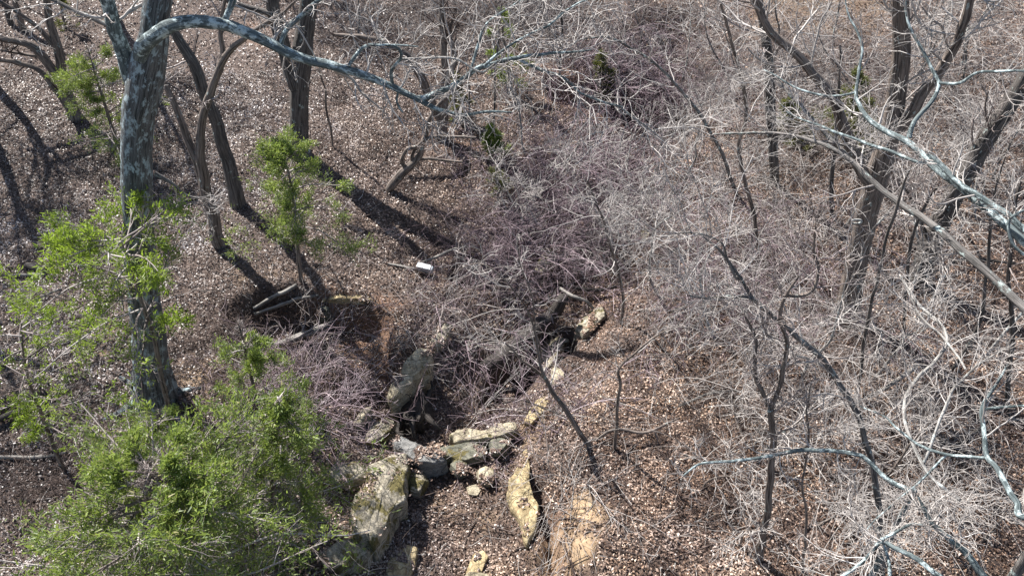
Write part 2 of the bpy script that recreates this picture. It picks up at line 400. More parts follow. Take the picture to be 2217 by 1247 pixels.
# ------------------------------------------------------------------ leaf litter (uncountable)
def leaves(N, x0, x1, y0, y1, smin, smax):
    x = rng.uniform(x0, x1, N); y = rng.uniform(y0, y1, N)
    keep = (np.abs(x) < 5 + .76 * (y + 22.3) + 3)
    dens = 1 - .80 * np.clip(mask(x, y, SOIL, .6) * 1.1, 0, 1) - .45 * mask(x, y, CLAY)
    for Pz, _, _ in PITS[:2]: dens = dens * np.where(sdist(x, y, Pz) > -.1, .25, 1)
    dens = dens * (.75 + .7 * (vn(x, y, 1.3, 61) + .25))
    keep &= rng.random(N) < dens
    x, y = x[keep], y[keep]; n = len(x)
    e = .12; z = height(x, y)
    nrm = unit(np.stack([-(height(x + e, y) - z) / e, -(height(x, y + e) - z) / e, np.ones(n)], -1))
    nrm = unit(nrm + rng.normal(size=(n, 3)) * .55)
    a = unit(np.cross(nrm, rng.normal(size=(n, 3)))); b = np.cross(nrm, a)
    s = (smin + (smax - smin) * 1.3 * rng.random(n) ** 1.6)[:, None]; wd = s * rng.uniform(.25, .6, n)[:, None]
    c = np.stack([x, y, z + .01 + .07 * rng.random(n)], -1)
    curl = (rng.random(n)[:, None] * .5 - .08) * s
    V = np.stack([c - a * s * .5, c + b * wd * .5 + nrm * curl - a * s * .05, c + a * s * .5 + nrm * curl * .3, c - b * wd * .5 + nrm * curl + a * s * .08], 1)
    patch = vn(x, y, 3.5, 71) * .40 + vn(x, y, 1.1, 81) * .6 + vn(x * 1.4, y * .8, .42, 85) * .6 + vn(x, y, .2, 88) * .3 - .03
    r = np.clip(rng.beta(1.1, 1.25, n) + patch, 0, 1)
    return V.reshape(-1, 3), r
VV = []; RR = []
for args in ((400000, -26, 26, -17, -3, .055, .12), (480000, -34, 34, -3, 14, .06, .12), (240000, -48, 48, 14, 42, .09, .17)):
    v, r = leaves(*args); VV.append(v); RR.append(r)
V = np.vstack(VV); r = np.concatenate(RR); nl = len(r)
q = np.arange(nl)[:, None] * 4
tri = np.concatenate([q + [0, 1, 3], q + [1, 2, 3]], 1).reshape(-1, 3)
lf = link_mesh('leaf_litter', V, tri, 3, M['leaf'], None, False, [('rnd', 'FLOAT', 'FACE', np.repeat(r, 2))])
meta(lf, 'brown fallen oak leaves covering the forest floor', kind='stuff')

# ------------------------------------------------------------------ small fallen sticks (uncountable)
def sticks(N, mat, name, label, zone=None, Lr=(.3, 1.2), r=(.006, .014)):
    if zone is None:
        y = rng.uniform(-16, 30, N); x = rng.uniform(-1, 1, N) * (5 + .68 * (y + 22.3))
        o = np.stack([x, y, height(x, y) + .04], -1)
    else: o = zone(N)
    th = rng.uniform(0, 2 * math.pi, N)
    P, R = paths(o, np.stack([np.cos(th), np.sin(th), rng.uniform(-.02, .12, N)], -1), rng.uniform(*Lr, N), 5, .16, 0, rng.uniform(*r, N), .5, .005)
    z = height(P[..., 0], P[..., 1]) + .035 + .05 * rng.random((N, 1)); P[..., 2] = np.maximum(z, .5 * z + .5 * P[..., 2])
    t = Tubes(); t.add(P, R, 3); o = t.build(name, mat, None, False)
    return meta(o, label, kind='stuff')
sticks(2600, M['twig_pale'], 'twig_litter', 'small pale fallen twigs scattered over the leaves')
sticks(2200, M['twig_dark'], 'stick_litter', 'dark fallen sticks scattered over the leaves', Lr=(.5, 2.2), r=(.01, .028))

# ------------------------------------------------------------------ rocks
TOPS = []
def rock(px, label, mat='rock', t=.4, name='rock', cat='rock', sink=.5, bulge=.12, tilt=0.0, seed=0, rough=.1, n=72):
    px = np.array(px, float)
    base = G(px[:, 0], px[:, 1], t)
    c = base.mean(0); E = base.copy()
    # plane fit for a flat top
    A = np.c_[E[:, :2] - c[:2], np.ones(len(E))]; co = np.linalg.lstsq(A, E[:, 2], rcond=None)[0]; co[:2] = np.clip(co[:2], -.35, .35)
    u = np.linspace(0, len(E), n, endpoint=False); i = u.astype(int); f = (u - i)[:, None]; K = len(E)
    a, b, cc, d = E[(i - 1) % K], E[i], E[(i + 1) % K], E[(i + 2) % K]
    Q = .5 * (2 * b + (cc - a) * f + (2 * a - 5 * b + 4 * cc - d) * f ** 2 + (3 * b - a - 3 * cc + d) * f ** 3)
    Q = Q * .3 + (b * (1 - f) + cc * f) * .7
    size0 = np.abs((E - c)[:, :2]).max()
    jit = (vn(u * .9, 0 * u, 1.0, seed + 2) * 1.0 + vn(u * 3.1, 0 * u, 1.0, seed + 4) * .5) * .20 * np.clip(size0 / 1.2, .35, 1)
    Q = c + (Q - c) * (1 + jit[:, None])
    XY = Q[:, :2] - c[:2]; top = lambda xy: c[2] + .0 + xy @ co[:2]
    rings = []; size = np.abs(XY).max()
    for s in (.04, .15, .28, .42, .56, .69, .80, .89, .95):
        xy = XY * s; z = top(xy) + bulge * (1 - s ** 2)
        rings.append(np.c_[xy + c[:2], z])
    rings.append(np.c_[XY * .99 + c[:2], top(XY) - .035])
    dep = t + sink
    for g, s in ((.08, 1.015), (.22, 1.02), (.4, 1.0), (.6, 1.03), (.8, 1.0), (1, .95)):
        xy = XY * s; rings.append(np.c_[xy + c[:2], top(XY) - .05 - dep * g])
    Rg = np.array(rings); m = len(Rg)
    X, Y_, Zz = Rg[..., 0], Rg[..., 1], Rg[..., 2]
    h = rough
    dz = (vn(X, Y_, .7, seed) * 1.3 + vn(X, Y_, .28, seed + 3) * .8 + vn(X, Y_, .11, seed + 5) * .4) * h
    lay = np.round(vn(X, Y_, .8, seed + 9) * 6) / 6 * h * 2.6 + np.abs(vn(X, Y_, .33, seed + 19)) * h * 1.2
    topm = np.zeros((m, 1)); topm[:10] = 1
    Rg[..., 2] += (dz + lay) * topm + (dz + lay)[9][None] * (1 - topm) * np.linspace(1, .2, m)[:, None]
    side = vn(X * 1.3 + Y_, Zz * 2.2, .35, seed + 11) * h * 2.2 * (1 - topm)
    nd = unit(np.pad(XY, ((0, 0), (0, 1))))[None] * side[..., None]
    Rg += nd
    V = Rg.reshape(-1, 3)
    j = np.arange(n); j2 = (j + 1) % n; fs = []
    for k in range(m - 1): fs.append(np.stack([k * n + j, k * n + j2, (k + 1) * n + j2, (k + 1) * n + j], -1))
    V = np.vstack([V, Rg[0].mean(0)]); ci = len(V) - 1
    fs.append(np.stack([np.full(n // 2, ci), j[::2], (j[::2] + 1) % n, (j[::2] + 2) % n], -1)[:, [0, 3, 2, 1]])
    TOPS.append(Rg[:10].reshape(-1, 3))
    ob = link_mesh(name, V - c, np.vstack(fs)[:, ::-1], 4, M[mat], None, False)
    ob.location = tuple(c)
    return meta(ob, label, cat)
ROCKS = [
 ([(712, 1012), (735, 1000), (768, 999), (790, 1016), (797, 1030), (770, 1040), (730, 1042), (714, 1030)], 'small rounded boulder with yellow moss on its flat top beside the cedar', 'rock_moss', .55, 'boulder'),
 ([(800, 1008), (838, 988), (872, 984), (884, 1006), (876, 1050), (880, 1082), (850, 1100), (835, 1140), (806, 1180), (780, 1160), (762, 1120), (768, 1075), (790, 1045)], 'largest mossy sandstone slab with a steep mossy side, right of the big cedar', 'rock_moss', 1.0, 'rock_slab'),
 ([(770, 1160), (805, 1180), (795, 1205), (758, 1226), (715, 1222), (690, 1200), (730, 1170)], 'low mossy slab at the foot of the largest slab, half under the cedar', 'rock_moss', .5, 'rock_slab'),
 ([(852, 956), (868, 950), (900, 960), (935, 978), (962, 990), (945, 1004), (905, 1006), (878, 985), (858, 970)], 'grey tapered stone tilted on end between two mossy rocks', 'rock_grey', .75, 'boulder'),
 ([(764, 912), (785, 888), (806, 884), (803, 898), (785, 915), (770, 921)], 'small tan rock left of the black root ball', 'rock', .3, 'rock'),
 ([(785, 955), (800, 915), (835, 903), (855, 918), (848, 940), (815, 952)], 'yellowish mossy rock just below the small tan rock', 'rock_moss', .3, 'rock'),
 ([(868, 805), (888, 768), (912, 752), (934, 762), (930, 790), (900, 812), (880, 818)], 'pale tan ledge rock above the black root ball', 'rock', 1.2, 'rock_slab'),
 ([(838, 855), (848, 830), (868, 812), (895, 815), (893, 838), (868, 862), (848, 868)], 'rounded end of the tan ledge directly over the root ball', 'rock', 1.2, 'rock_slab'),
 ([(925, 755), (935, 725), (962, 698), (978, 700), (968, 725), (940, 750)], 'narrow moss covered ledge rock continuing uphill from the tan ledge', 'rock_moss', .5, 'rock_slab'),
 ([(1165, 765), (1178, 740), (1205, 722), (1228, 724), (1236, 738), (1222, 760), (1192, 782), (1172, 790)], 'pale flat slab just right of the dark fallen log', 'rock', .4, 'rock_slab'),
 ([(1244, 722), (1252, 695), (1278, 672), (1305, 662), (1312, 680), (1288, 702), (1264, 724)], 'olive mossy rock upslope of the pale flat slab', 'rock_moss', .35, 'rock'),
 ([(1160, 578), (1178, 545), (1196, 530), (1208, 542), (1196, 566), (1176, 590)], 'mossy yellow edged rock in the thicket above the dark hollow', 'rock_moss', .6, 'rock'),
 ([(1215, 495), (1240, 484), (1275, 486), (1270, 498), (1230, 504)], 'flat mossy rock highest up in the purple thicket', 'rock_moss', .4, 'rock'),
 ([(968, 936), (1000, 928), (1045, 930), (1085, 918), (1118, 912), (1120, 928), (1080, 944), (1040, 952), (985, 952)], 'long layered ledge slab crossing the gully right of the root ball', 'rock', .6, 'rock_slab'),
 ([(960, 965), (1010, 958), (1050, 962), (1045, 985), (1000, 992), (965, 985)], 'dark mossy ledge stone under the long layered slab', 'rock_dark', .45, 'rock_slab'),
 ([(920, 968), (940, 958), (962, 968), (972, 988), (952, 992)], 'dark green wedge stone behind the tilted grey stone', 'rock_dark', .45, 'rock'),
 ([(1060, 952), (1085, 945), (1100, 955), (1090, 972), (1065, 975)], 'small dark block at the right end of the ledge', 'rock_dark', .5, 'rock'),
 ([(1036, 1018), (1052, 1008), (1068, 1014), (1070, 1030), (1055, 1042), (1038, 1036)], 'pale round boulder at the bottom of the gully', 'rock', .35, 'boulder'),
 ([(880, 1036), (892, 1022), (915, 1020), (922, 1040), (908, 1062), (888, 1058)], 'upright mossy stone below the tilted grey stone', 'rock_moss', .5, 'rock'),
 ([(975, 1008), (990, 998), (1012, 1004), (1010, 1020), (988, 1024)], 'dark moss spotted stone below the ledge', 'rock_dark', .35, 'rock'),
 ([(1010, 1052), (1030, 1046), (1042, 1056), (1034, 1070), (1014, 1068)], 'half buried tan stone downhill of the pale round boulder', 'rock', .18, 'rock'),
 ([(1128, 978), (1142, 970), (1148, 1000), (1146, 1040), (1156, 1075), (1166, 1110), (1160, 1150), (1142, 1168), (1128, 1140), (1110, 1105), (1100, 1070), (1104, 1040), (1120, 1010)], 'tall yellow sandstone outcrop right of the gully floor', 'rock_yellow', .35, 'rock_outcrop'),
 ([(1135, 915), (1158, 872), (1180, 858), (1188, 868), (1172, 895), (1150, 925)], 'pale yellow flat stone uphill of the yellow outcrop', 'rock_yellow', .12, 'rock'),
 ([(1192, 800), (1205, 792), (1222, 806), (1214, 830), (1196, 836)], 'small pale stone downhill of the pale flat slab', 'rock', .12, 'rock'),
 ([(1094, 862), (1104, 856), (1110, 870), (1104, 884), (1096, 880)], 'tiny moss covered stone in the twigs left of the leaning sapling', 'rock_moss', .25, 'rock'),
 ([(900, 1116), (910, 1110), (918, 1116), (912, 1124), (902, 1123)], 'fist sized stone alone on the leaves', 'rock', .14, 'rock'),
 ([(1388, 495), (1398, 485), (1408, 500), (1402, 515), (1390, 512)], 'upright mossy stone among white twigs in the thicket', 'rock_moss', .4, 'rock'),
 ([(835, 1235), (845, 1195), (880, 1180), (905, 1190), (900, 1225), (880, 1260), (850, 1265)], 'flat dusty slab at the bottom edge beside the mossy slabs', 'rock_yellow', .08, 'rock_slab'),
 ([(1010, 1240), (1022, 1205), (1045, 1192), (1058, 1205), (1045, 1235), (1030, 1255)], 'small flat pale slab at the bottom edge of the gully', 'rock_yellow', .08, 'rock_slab'),
 ([(990, 1262), (1015, 1238), (1055, 1242), (1065, 1262), (1030, 1275)], 'pale boulder cut by the bottom edge of the photo', 'rock', .35, 'boulder'),
 ([(700, 640), (740, 632), (800, 634), (815, 646), (790, 655), (725, 655), (700, 652)], 'brown overhanging ledge of clay rock in the left bank', 'rock_yellow', .05, 'rock_outcrop'),
 ([(688, 668), (700, 655), (712, 665), (708, 690), (694, 692)], 'grey green block standing under the clay overhang', 'rock_dark', .5, 'rock'),
]
for i, (px, lab, mt, t, nm) in enumerate(ROCKS):
    rock(px, lab, mt, t, nm, nm.replace('_', ' '), seed=i * 7, rough=.05 + .08 * min(t, .8), bulge=.03 + .06 * min(t, .6))

# leaves caught on the rocks
pts = []
for T_ in TOPS:
    k_ = rng.random(len(T_)) < .9; P_ = T_[k_]; P_ = np.repeat(P_, 2, 0) + rng.normal(size=(len(P_) * 2, 3)) * (.07, .07, 0) + (0, 0, .02)
    P_ = P_[(vn(P_[:, 0], P_[:, 1], .45, 90) + vn(P_[:, 0], P_[:, 1], .15, 95) * .6) > .24]; pts.append(P_)
C = np.vstack(pts); n = len(C)
a = unit(rng.normal(size=(n, 3)) * (1, 1, .3)); b = unit(np.cross(a, rng.normal(size=(n, 3)) * (.4, .4, 0) + (0, 0, 1)))
sz = rng.uniform(.06, .13, n)[:, None]; V = np.stack([C - a * sz * .5, C + b * sz * .25, C + a * sz * .5 + (0, 0, .02), C - b * sz * .25], 1)
rl = link_mesh('leaves_on_rocks', V.reshape(-1, 3), np.arange(n * 4).reshape(-1, 4), 4, M['leaf'], None, False, [('rnd', 'FLOAT', 'FACE', rng.beta(1.5, 1.5, n))])
meta(rl, 'brown leaves caught in the hollows of the gully rocks', kind='stuff')

# ------------------------------------------------------------------ dead wood on the ground
def wood(pts, label, name='fallen_log', cat='log', mat='dead', z0=.0, k=8, spur=0, zs=None):
    """pts: (px, py, width, height above the soil)"""
    Q = []
    for px, py, wd, h in pts:
        p = G(px, py, h)[0]; r = .5 * wd * float((p - CAM) @ np.array([0, cp, -sp])) / FPX
        Q.append(list(p) + [r])
    Q = wiggly(resample(np.array(Q), max(10, 5 * len(pts))), .07, .8)
    e = empty(name, Q[0, :3], label, cat)
    t = Tubes(); t.add(Q[:, :3], Q[:, 3], k, .12, True); t.build('trunk' if name == 'fallen_log' else 'stem', M[mat], e)
    if spur:
        P, R = pack([Q]); c, r = spawn(P, R, spur, .3, 1, 1.1, (30, 70), 7, .2, .02, .5, .009)
        t = Tubes(); t.add(lift(c), r, 4)
        c2, r2 = spawn(c, r, 3, .3, 1, .6, (30, 60), 5, .2, 0, .6, .006); t.add(lift(c2), r2, 3)
        t.build('branches', M['twig_mid'] if mat != 'char' else M['twig_dark'], e)
    return e
wood([(1050, 800, 34, .5), (1110, 757, 38, .9), (1165, 710, 36, 1.3), (1195, 685, 32, 1.6), (1220, 645, 24, 1.3)], 'thick black rotten log lying across the dark hollow', mat='char', k=10)
wood([(540, 752, 12, .15), (600, 745, 15, .3), (660, 725, 16, .4), (706, 708, 13, .5)], 'grey log lying under the left clay bank', mat='dead', spur=3)
wood([(548, 668, 7, .2), (590, 645, 9, .3), (620, 632, 10, .2), (645, 618, 10, .05)], 'dark exposed root running down from the young cedar foot', 'exposed_root', 'root', 'dead')
wood([(550, 680, 6, .3), (600, 664, 8, .5), (640, 650, 8, .4), (690, 640, 6, .2)], 'second exposed root hanging just below the first on the bank', 'exposed_root', 'root', 'dead')
wood([(1120, 620, 6, .4), (1180, 612, 8, .5), (1240, 622, 9, .5), (1290, 628, 9, .4), (1335, 620, 7, .4)], 'dark stick lying across the top of the dark hollow', 'fallen_branch', 'branch', 'char', spur=3)
wood([(1212, 625, 8, .8), (1240, 640, 8, .9), (1265, 650, 7, .8), (1285, 668, 5, .4)], 'short broken dark stick above the black log', 'fallen_branch', 'branch', 'dead')
wood([(912, 568, 4, .15), (945, 556, 6, .4), (975, 544, 6, .5), (1010, 536, 5, .4)], 'pale brown stick lying behind the white box', 'fallen_branch', 'branch', 'dead', spur=3)
wood([(840, 572, 5, .1), (870, 577, 6, .1), (900, 584, 6, .1)], 'grey stick on the leaves left of the white box', 'fallen_branch', 'branch', 'dead')
wood([(-20, 915, 14, .15), (50, 888, 15, .15), (110, 876, 12, .1), (165, 884, 7, .1)], 'long dark log on the left edge beside the small cedar', mat='char', spur=2)
wood([(-20, 988, 8, .1), (60, 990, 9, .1), (110, 985, 7, .1), (145, 978, 5, .1)], 'thin dark log below the longer log at the left edge', mat='dead')
wood([(55, 575, 13, .1), (75, 580, 18, .12), (97, 585, 10, .1)], 'short charred log lump on the left slope', mat='char')
wood([(15, 598, 5, .1), (50, 596, 7, .1), (95, 595, 5, .1)], 'pale grey stick below the charred log lump', 'fallen_branch', 'branch', 'dead')
wood([(55, 660, 4, .1), (100, 638, 5, .1), (130, 625, 4, .1)], 'thin pale stick on the left slope', 'fallen_branch', 'branch', 'dead', spur=2)
wood([(1855, 868, 6, .2), (1900, 850, 9, .35), (1945, 822, 11, .55), (1982, 793, 11, .7)], 'grey broken log propped on a stub at the right', mat='dead', spur=3)
wood([(1985, 905, 10, .1), (2030, 940, 12, .2), (2070, 965, 12, .2), (2110, 935, 9, .5), (2140, 910, 6, .6)], 'forked black branch on the leaves at the lower right', 'fallen_branch', 'branch', 'char', spur=3)
wood([(1290, 955, 5, .1), (1330, 930, 7, .4), (1400, 935, 7, .4), (1470, 905, 4, .5)], 'curved bare branch lying low right of the twin saplings', 'fallen_branch', 'branch', 'brown', spur=2)
wood([(1230, 905, 3, .3), (1180, 885, 4, .5), (1130, 868, 4, .6), (1090, 872, 3, .6)], 'thin dark branch crossing the leaning sapling', 'fallen_branch', 'branch', 'char')
wood([(350, 445, 5, .1), (385, 440, 7, .15), (425, 430, 5, .1)], 'dark stick on the leaves right of the big oak', 'fallen_branch', 'branch', 'char')
wood([(1470, 880, 4, .2), (1540, 850, 6, .2), (1600, 845, 5, .2)], 'thin grey branch in the brush left of the leaning dark trunk', 'fallen_branch', 'branch', 'dead', spur=2)
wood([(2000, 600, 5, .2), (2060, 570, 7, .4), (2110, 560, 7, .3), (2200, 570, 5, .3)], 'fallen branch behind the furrowed leaning tree', 'fallen_branch', 'branch', 'char', spur=3)

# root ball with radiating black roots
c = G(893, 893, .55)[0]
e = empty('root_ball', c, 'black upturned root ball of a dead tree beside the tan ledge', 'root ball')
t = Tubes()
core = resample(np.array([list(c + v) + [r] for v, r in (((-.1, .2, -1.1), .5), ((0, .1, -.3), .6), ((.1, .0, .2), .42), ((.25, 0, .45), .12))]), 14)
t.add(core[:, :3], core[:, 3], 12, .35, True); t.build('stump', M['char'], e)
for k in range(16):
    a = k / 16 * 2 * math.pi; d = np.array([[math.cos(a), math.sin(a) * .8, .55 + .5 * rng.random()]])
    P, R = paths(np.array([c + d[0] * .25 + (0, 0, -.15)]), d, np.array([rng.uniform(.7, 1.3)]), 9, .26, -.06, np.array([rng.uniform(.11, .2)]), .25, .02)
    t = Tubes(); t.add(lift(P, .0), R, 7, .25)
    c2, r2 = spawn(P, R, 3, .3, 1, .45, (30, 80), 6, .3, 0, .5, .022); t.add(lift(c2), r2, 5)
    t.build('root', M['char'], e)

# ------------------------------------------------------------------ white box
c = G(918, 580, .3)[0]
def bevel_box(cx, cy, cz, sx, sy, sz, bev, seg=4):
    import bmesh
    bm = bmesh.new(); r = bmesh.ops.create_cube(bm, size=1)
    for v in bm.verts: v.co = (v.co.x * sx + cx, v.co.y * sy + cy, v.co.z * sz + cz)
    bmesh.ops.bevel(bm, geom=list(bm.edges), offset=bev, segments=seg, affect='EDGES', profile=.6)
    return bm
def plain(name, col, rough):
    m, n, L, b = newmat(name); g = n.new('ShaderNodeTexCoord')
    f = noise(n, L, g.outputs['Object'], 9, 6, .7)
    r = ramp(n, [(.35, tuple(v * .72 for v in col)), (.6, col)]); L.new(f, r.inputs[0]); L.new(r.outputs[0], b.inputs['Base Color'])
    b.inputs['Roughness'].default_value = rough; return m
e = empty('discarded_box', c, 'white plastic box with a rounded grey end dumped on the leaves', 'box')
wm = plain('white_plastic', (.82, .83, .83), .4); gm = plain('grey_plastic', (.20, .24, .26), .5)
for nm, args, mt in (('lid', (0, 0, .12, .54, .22, .045, .02), wm), ('body', (0, -.01, -.03, .50, .20, .26, .03), gm), ('end_cap', (.30, 0, -.02, .12, .21, .28, .055), plain('pale_plastic', (.42, .46, .49), .4))):
    bm = bevel_box(*args); me = bpy.data.meshes.new(nm); bm.to_mesh(me); bm.free(); me.materials.append(mt)
    o = bpy.data.objects.new(nm, me); S.collection.objects.link(o); o.parent = e
e.rotation_euler = (radians(14), radians(6), radians(-14))

# ------------------------------------------------------------------ bare trees
def tree(name, label, cat, trunk, limbs=(), bark='dark', limb_mat=None, twig='twig_mid', per=7, blen=2.0, t0=.35, group=None, k=10, sub=(5, 4), up=.06, wig=.12, rough=.1, twigs=True, extra=None, rmin=.008, extra_twigs=(), rcap=.03):
    """trunk/limbs: arrays (n,4). Builds Empty > trunk, limb..., twigs."""
    e = empty(name, trunk[0, :3], label, cat, group)
    rough = min(rough, .075); t = Tubes(); t.add(trunk[:, :3], trunk[:, 3], k + 4, rough); t.build('trunk', M[bark], e)
    for L in limbs:
        t = Tubes(); t.add(L[:, :3], L[:, 3], max(6, k - 3), rough * .8); t.build('limb', M[limb_mat or bark], e)
    if twigs:
        P, R = pack(list(limbs) + ([trunk] if t0 is not None else []))
        t = Tubes()
        if t0 is None: tt = .15
        else: tt = t0
        c, r = spawn(P, R, per, tt, 1, blen, (30, 75), 10, wig, up, .42, rmin * 1.5, .4)
        r = np.minimum(r, rcap); t.add(c, r, 5)
        c2, r2 = spawn(c, r, sub[0], .2, 1, blen * .5, (25, 65), 8, wig * 1.1, up * .5, .6, rmin); t.add(c2, r2, 4)
        c3, r3 = spawn(c2, r2, sub[1], .2, 1, blen * .26, (25, 65), 6, wig * 1.2, 0, .7, rmin * .8); t.add(c3, r3, 3)
        t.build('twigs', M[twig], e)
    return e
def cont(Q, to, n=14, r1=None):                      # continue a traced stem to world points
    return np.vstack([Q, resample(np.array([list(Q[-1])] + [list(v) for v in to]), n)[1:]])

# big oak, upper left
b = G(335, 850)[0]; Y0 = b[1]
tr = trace([(335, 862, 98), (328, 800, 76), (318, 700, 66), (306, 600, 63), (300, 500, 62), (297, 400, 62), (298, 300, 64), (305, 220, 70), (316, 150, 74), (332, 80, 60), (342, 20, 56), (352, -60, 50)], Y=0.3, root=True, amp=.06, n=64)
tr = cont(tr, [(tr[-1, 0] + .2, tr[-1, 1] + .6, 17.5, .3), (tr[-1, 0] - .1, tr[-1, 1] + .9, 20.5, .18), (tr[-1, 0] + .6, tr[-1, 1] + 1, 23, .06)])
Yf = Y0 + .2
l1 = trace([(302, 175, 34), (300, 118, 36), (332, 80, 32), (380, 57, 30), (440, 53, 28), (495, 62, 26), (560, 88, 24), (620, 115, 22), (690, 140, 20), (745, 152, 19), (800, 168, 17), (850, 186, 15), (900, 212, 13), (930, 228, 11), (960, 241, 9), (1000, 249, 7), (1060, 242, 6), (1110, 240, 3)], Y=(Yf - .62, Yf - 1.3), amp=.10, n=80)
l1[:, 1] += .55 * np.exp(-np.arange(80) / 4.0)
l2 = trace([(905, 212, 12), (945, 200, 13), (1000, 173, 12), (1050, 142, 11), (1115, 127, 9), (1180, 118, 7), (1230, 116, 5), (1280, 110, 3)], Y=(Yf - 1, Yf - 1.8), amp=.12, n=36)
l3 = trace([(1118, 128, 7), (1170, 150, 7), (1215, 166, 6), (1255, 205, 5), (1310, 225, 4), (1345, 235, 3)], Y=(Yf - 1.5, Yf - 2), amp=.1, n=26)
l4 = trace([(1020, 160, 6), (1040, 95, 6), (1065, 50, 5), (1120, 10, 4), (1160, -20, 3)], Y=(Yf - 1.3, Yf - .5), amp=.14, n=26)
l5 = trace([(850, 188, 8), (848, 155, 8), (868, 125, 7), (855, 100, 6), (800, 98, 4)], Y=(Yf - 1, Yf - 1.3), amp=.06, n=20)
l6 = trace([(868, 128, 6), (930, 126, 5), (985, 130, 5), (1040, 155, 4), (1080, 130, 3)], Y=(Yf - 1, Yf - 1.6), amp=.1, n=20)
l7 = trace([(755, 142, 8), (770, 120, 8), (795, 100, 7), (850, 98, 4), (905, 100, 3)], Y=(Yf - 1.0, Yf - .7), amp=.06, n=20)
l8 = trace([(603, 108, 10), (620, 65, 11), (650, 35, 11), (695, -5, 11), (740, -50, 9)], Y=(Yf - .85, Yf - .4), amp=.06, n=20)
l9 = trace([(484, 50, 13), (500, 15, 14), (520, -30, 14), (560, -120, 10)], Y=(Yf - .75, Yf - .3), amp=.06, n=20)
l10 = trace([(295, 200, 34), (268, 110, 32), (250, 60, 30), (236, 0, 28), (215, -60, 26), (180, -160, 18)], Y=(Yf, Yf - .5), amp=.08, n=30)
l11 = trace([(250, 62, 10), (215, 45, 10), (170, 25, 9), (110, 0, 8), (60, -20, 6)], Y=(Yf - .3, Yf), amp=.12, n=20)
l12 = trace([(862, 200, 5), (860, 222, 5), (872, 245, 4)], Y=(Yf - 1.1, Yf - 1.2), amp=.02, n=12)
l13 = trace([(335, 375, 10), (370, 395, 7), (400, 420, 5), (430, 430, 3)], Y=(Y0 + .2, Y0 + .3), amp=.06, n=14)
l14 = trace([(1050, 142, 6), (1120, 85, 5), (1190, 55, 5), (1230, 20, 4), (1290, -10, 3)], Y=(Yf - 1.6, Yf - 1), amp=.14, n=24)
l15 = trace([(1345, 235, 4), (1380, 260, 4), (1420, 290, 3), (1450, 320, 2)], Y=(Yf - 2, Yf - 2.3), amp=.08, n=14)
e = tree('oak_tree', 'tallest grey oak with one long arching pale limb, at the left', 'tree', tr, [], 'oak', twigs=False, k=22, rough=.07)
for L, mt in ((l1, 'limb'), (l2, 'limb'), (l3, 'limb'), (l4, 'limb'), (l5, 'limb'), (l6, 'pale'), (l7, 'limb'), (l8, 'limb'), (l9, 'limb'), (l10, 'limb'), (l11, 'grey'), (l12, 'limb'), (l13, 'grey'), (l14, 'limb'), (l15, 'pale')):
    t = Tubes(); t.add(L[:, :3], L[:, 3], 12, .1); t.build('limb', M[mt], e)
# buttress roots
for a, ln in ((-2.6, 1.3), (-1.7, 1.2), (-.7, 1.5), (.3, 1.2), (2.6, 1.3)):
    p0 = tr[0, :3] + np.array([math.cos(a) * .25, math.sin(a) * .25, .95])
    pts = [list(p0) + [.26]]
    for s in (.45, .8, 1.2, ln + .3):
        x, y = tr[0, 0] + math.cos(a) * s, tr[0, 1] + math.sin(a) * s
        pts.append([x, y, height(x, y) + .42 * max(0, .9 - s) - .03, .24 - .14 * s / ln])
    Q = resample(np.array(pts), 14); Q[:, 3] = np.maximum(Q[:, 3], .03)
    t = Tubes(); t.add(Q[:, :3], Q[:, 3], 9, .15); t.build('root', M['oak'], e)
t = Tubes()
for Ls, per, bl, a0 in (([l1], 16, 1.4, .35), ([l2, l3, l4, l6, l14, l15], 8, 1.8, .15), ([l5, l7, l8, l9], 5, 1.3, .35), ([l10, l11, l13], 5, 1.3, .4), ([tr[64:]], 26, 4.5, .1)):
    P, R = pack(Ls, 30); c, r = spawn(P, R, per, a0, 1, bl, (30, 80), 11, .13, .0, .4, .012, .4); r = np.minimum(r, .035 if bl < 3 else .1); t.add(c, r, 5)
    c2, r2 = spawn(c, r, 5, .2, 1, bl * .55, (25, 65), 8, .14, 0, .6, .010); t.add(c2, r2, 4)
    c3, r3 = spawn(c2, r2, 3, .2, 1, bl * .3, (25, 65), 6, .16, 0, .7, .008); t.add(c3, r3, 3)
t.build('twigs', M['twig_pale'], e)

# forked tree right of the oak
tr = trace([(478, 528, 34), (468, 500, 28), (456, 455, 26), (444, 400, 24), (436, 350, 21), (434, 300, 19), (438, 255, 18), (455, 200, 17), (478, 140, 15), (505, 100, 13), (540, 75, 11), (600, 35, 8), (640, 5, 5)], Y=-.3, root=True, n=60, amp=.1)
Yb = tr[0, 1]
a1 = trace([(446, 405, 20), (425, 350, 18), (405, 290, 17), (385, 235, 15), (365, 195, 13), (350, 160, 10), (330, 120, 7)], Y=(Yb, Yb + .8), n=30)
a2 = trace([(474, 160, 12), (480, 110, 12), (478, 70, 10), (485, 20, 8), (500, -40, 5)], Y=(Yb, Yb + .3), n=24)
tree('forked_tree', 'slender brown tree forking twice just right of the big oak', 'tree', tr, [a1, a2], 'brown', twig='twig_mid', per=6, blen=1.2, t0=.45, sub=(4, 3), k=12)
tr = trace([(516, 445, 36), (508, 400, 30), (490, 340, 28), (475, 290, 26), (462, 250, 26), (450, 215, 26), (430, 160, 24), (405, 115, 22), (380, 75, 19), (360, 30, 17), (340, -40, 12)], Y=.5, root=True, n=50)
tree('leaning_tree', 'dark tree leaning left behind the slender forked tree', 'tree', tr, [], 'dark', twig='twig_mid', per=9, blen=1.4, t0=.4, k=12, sub=(4, 3))
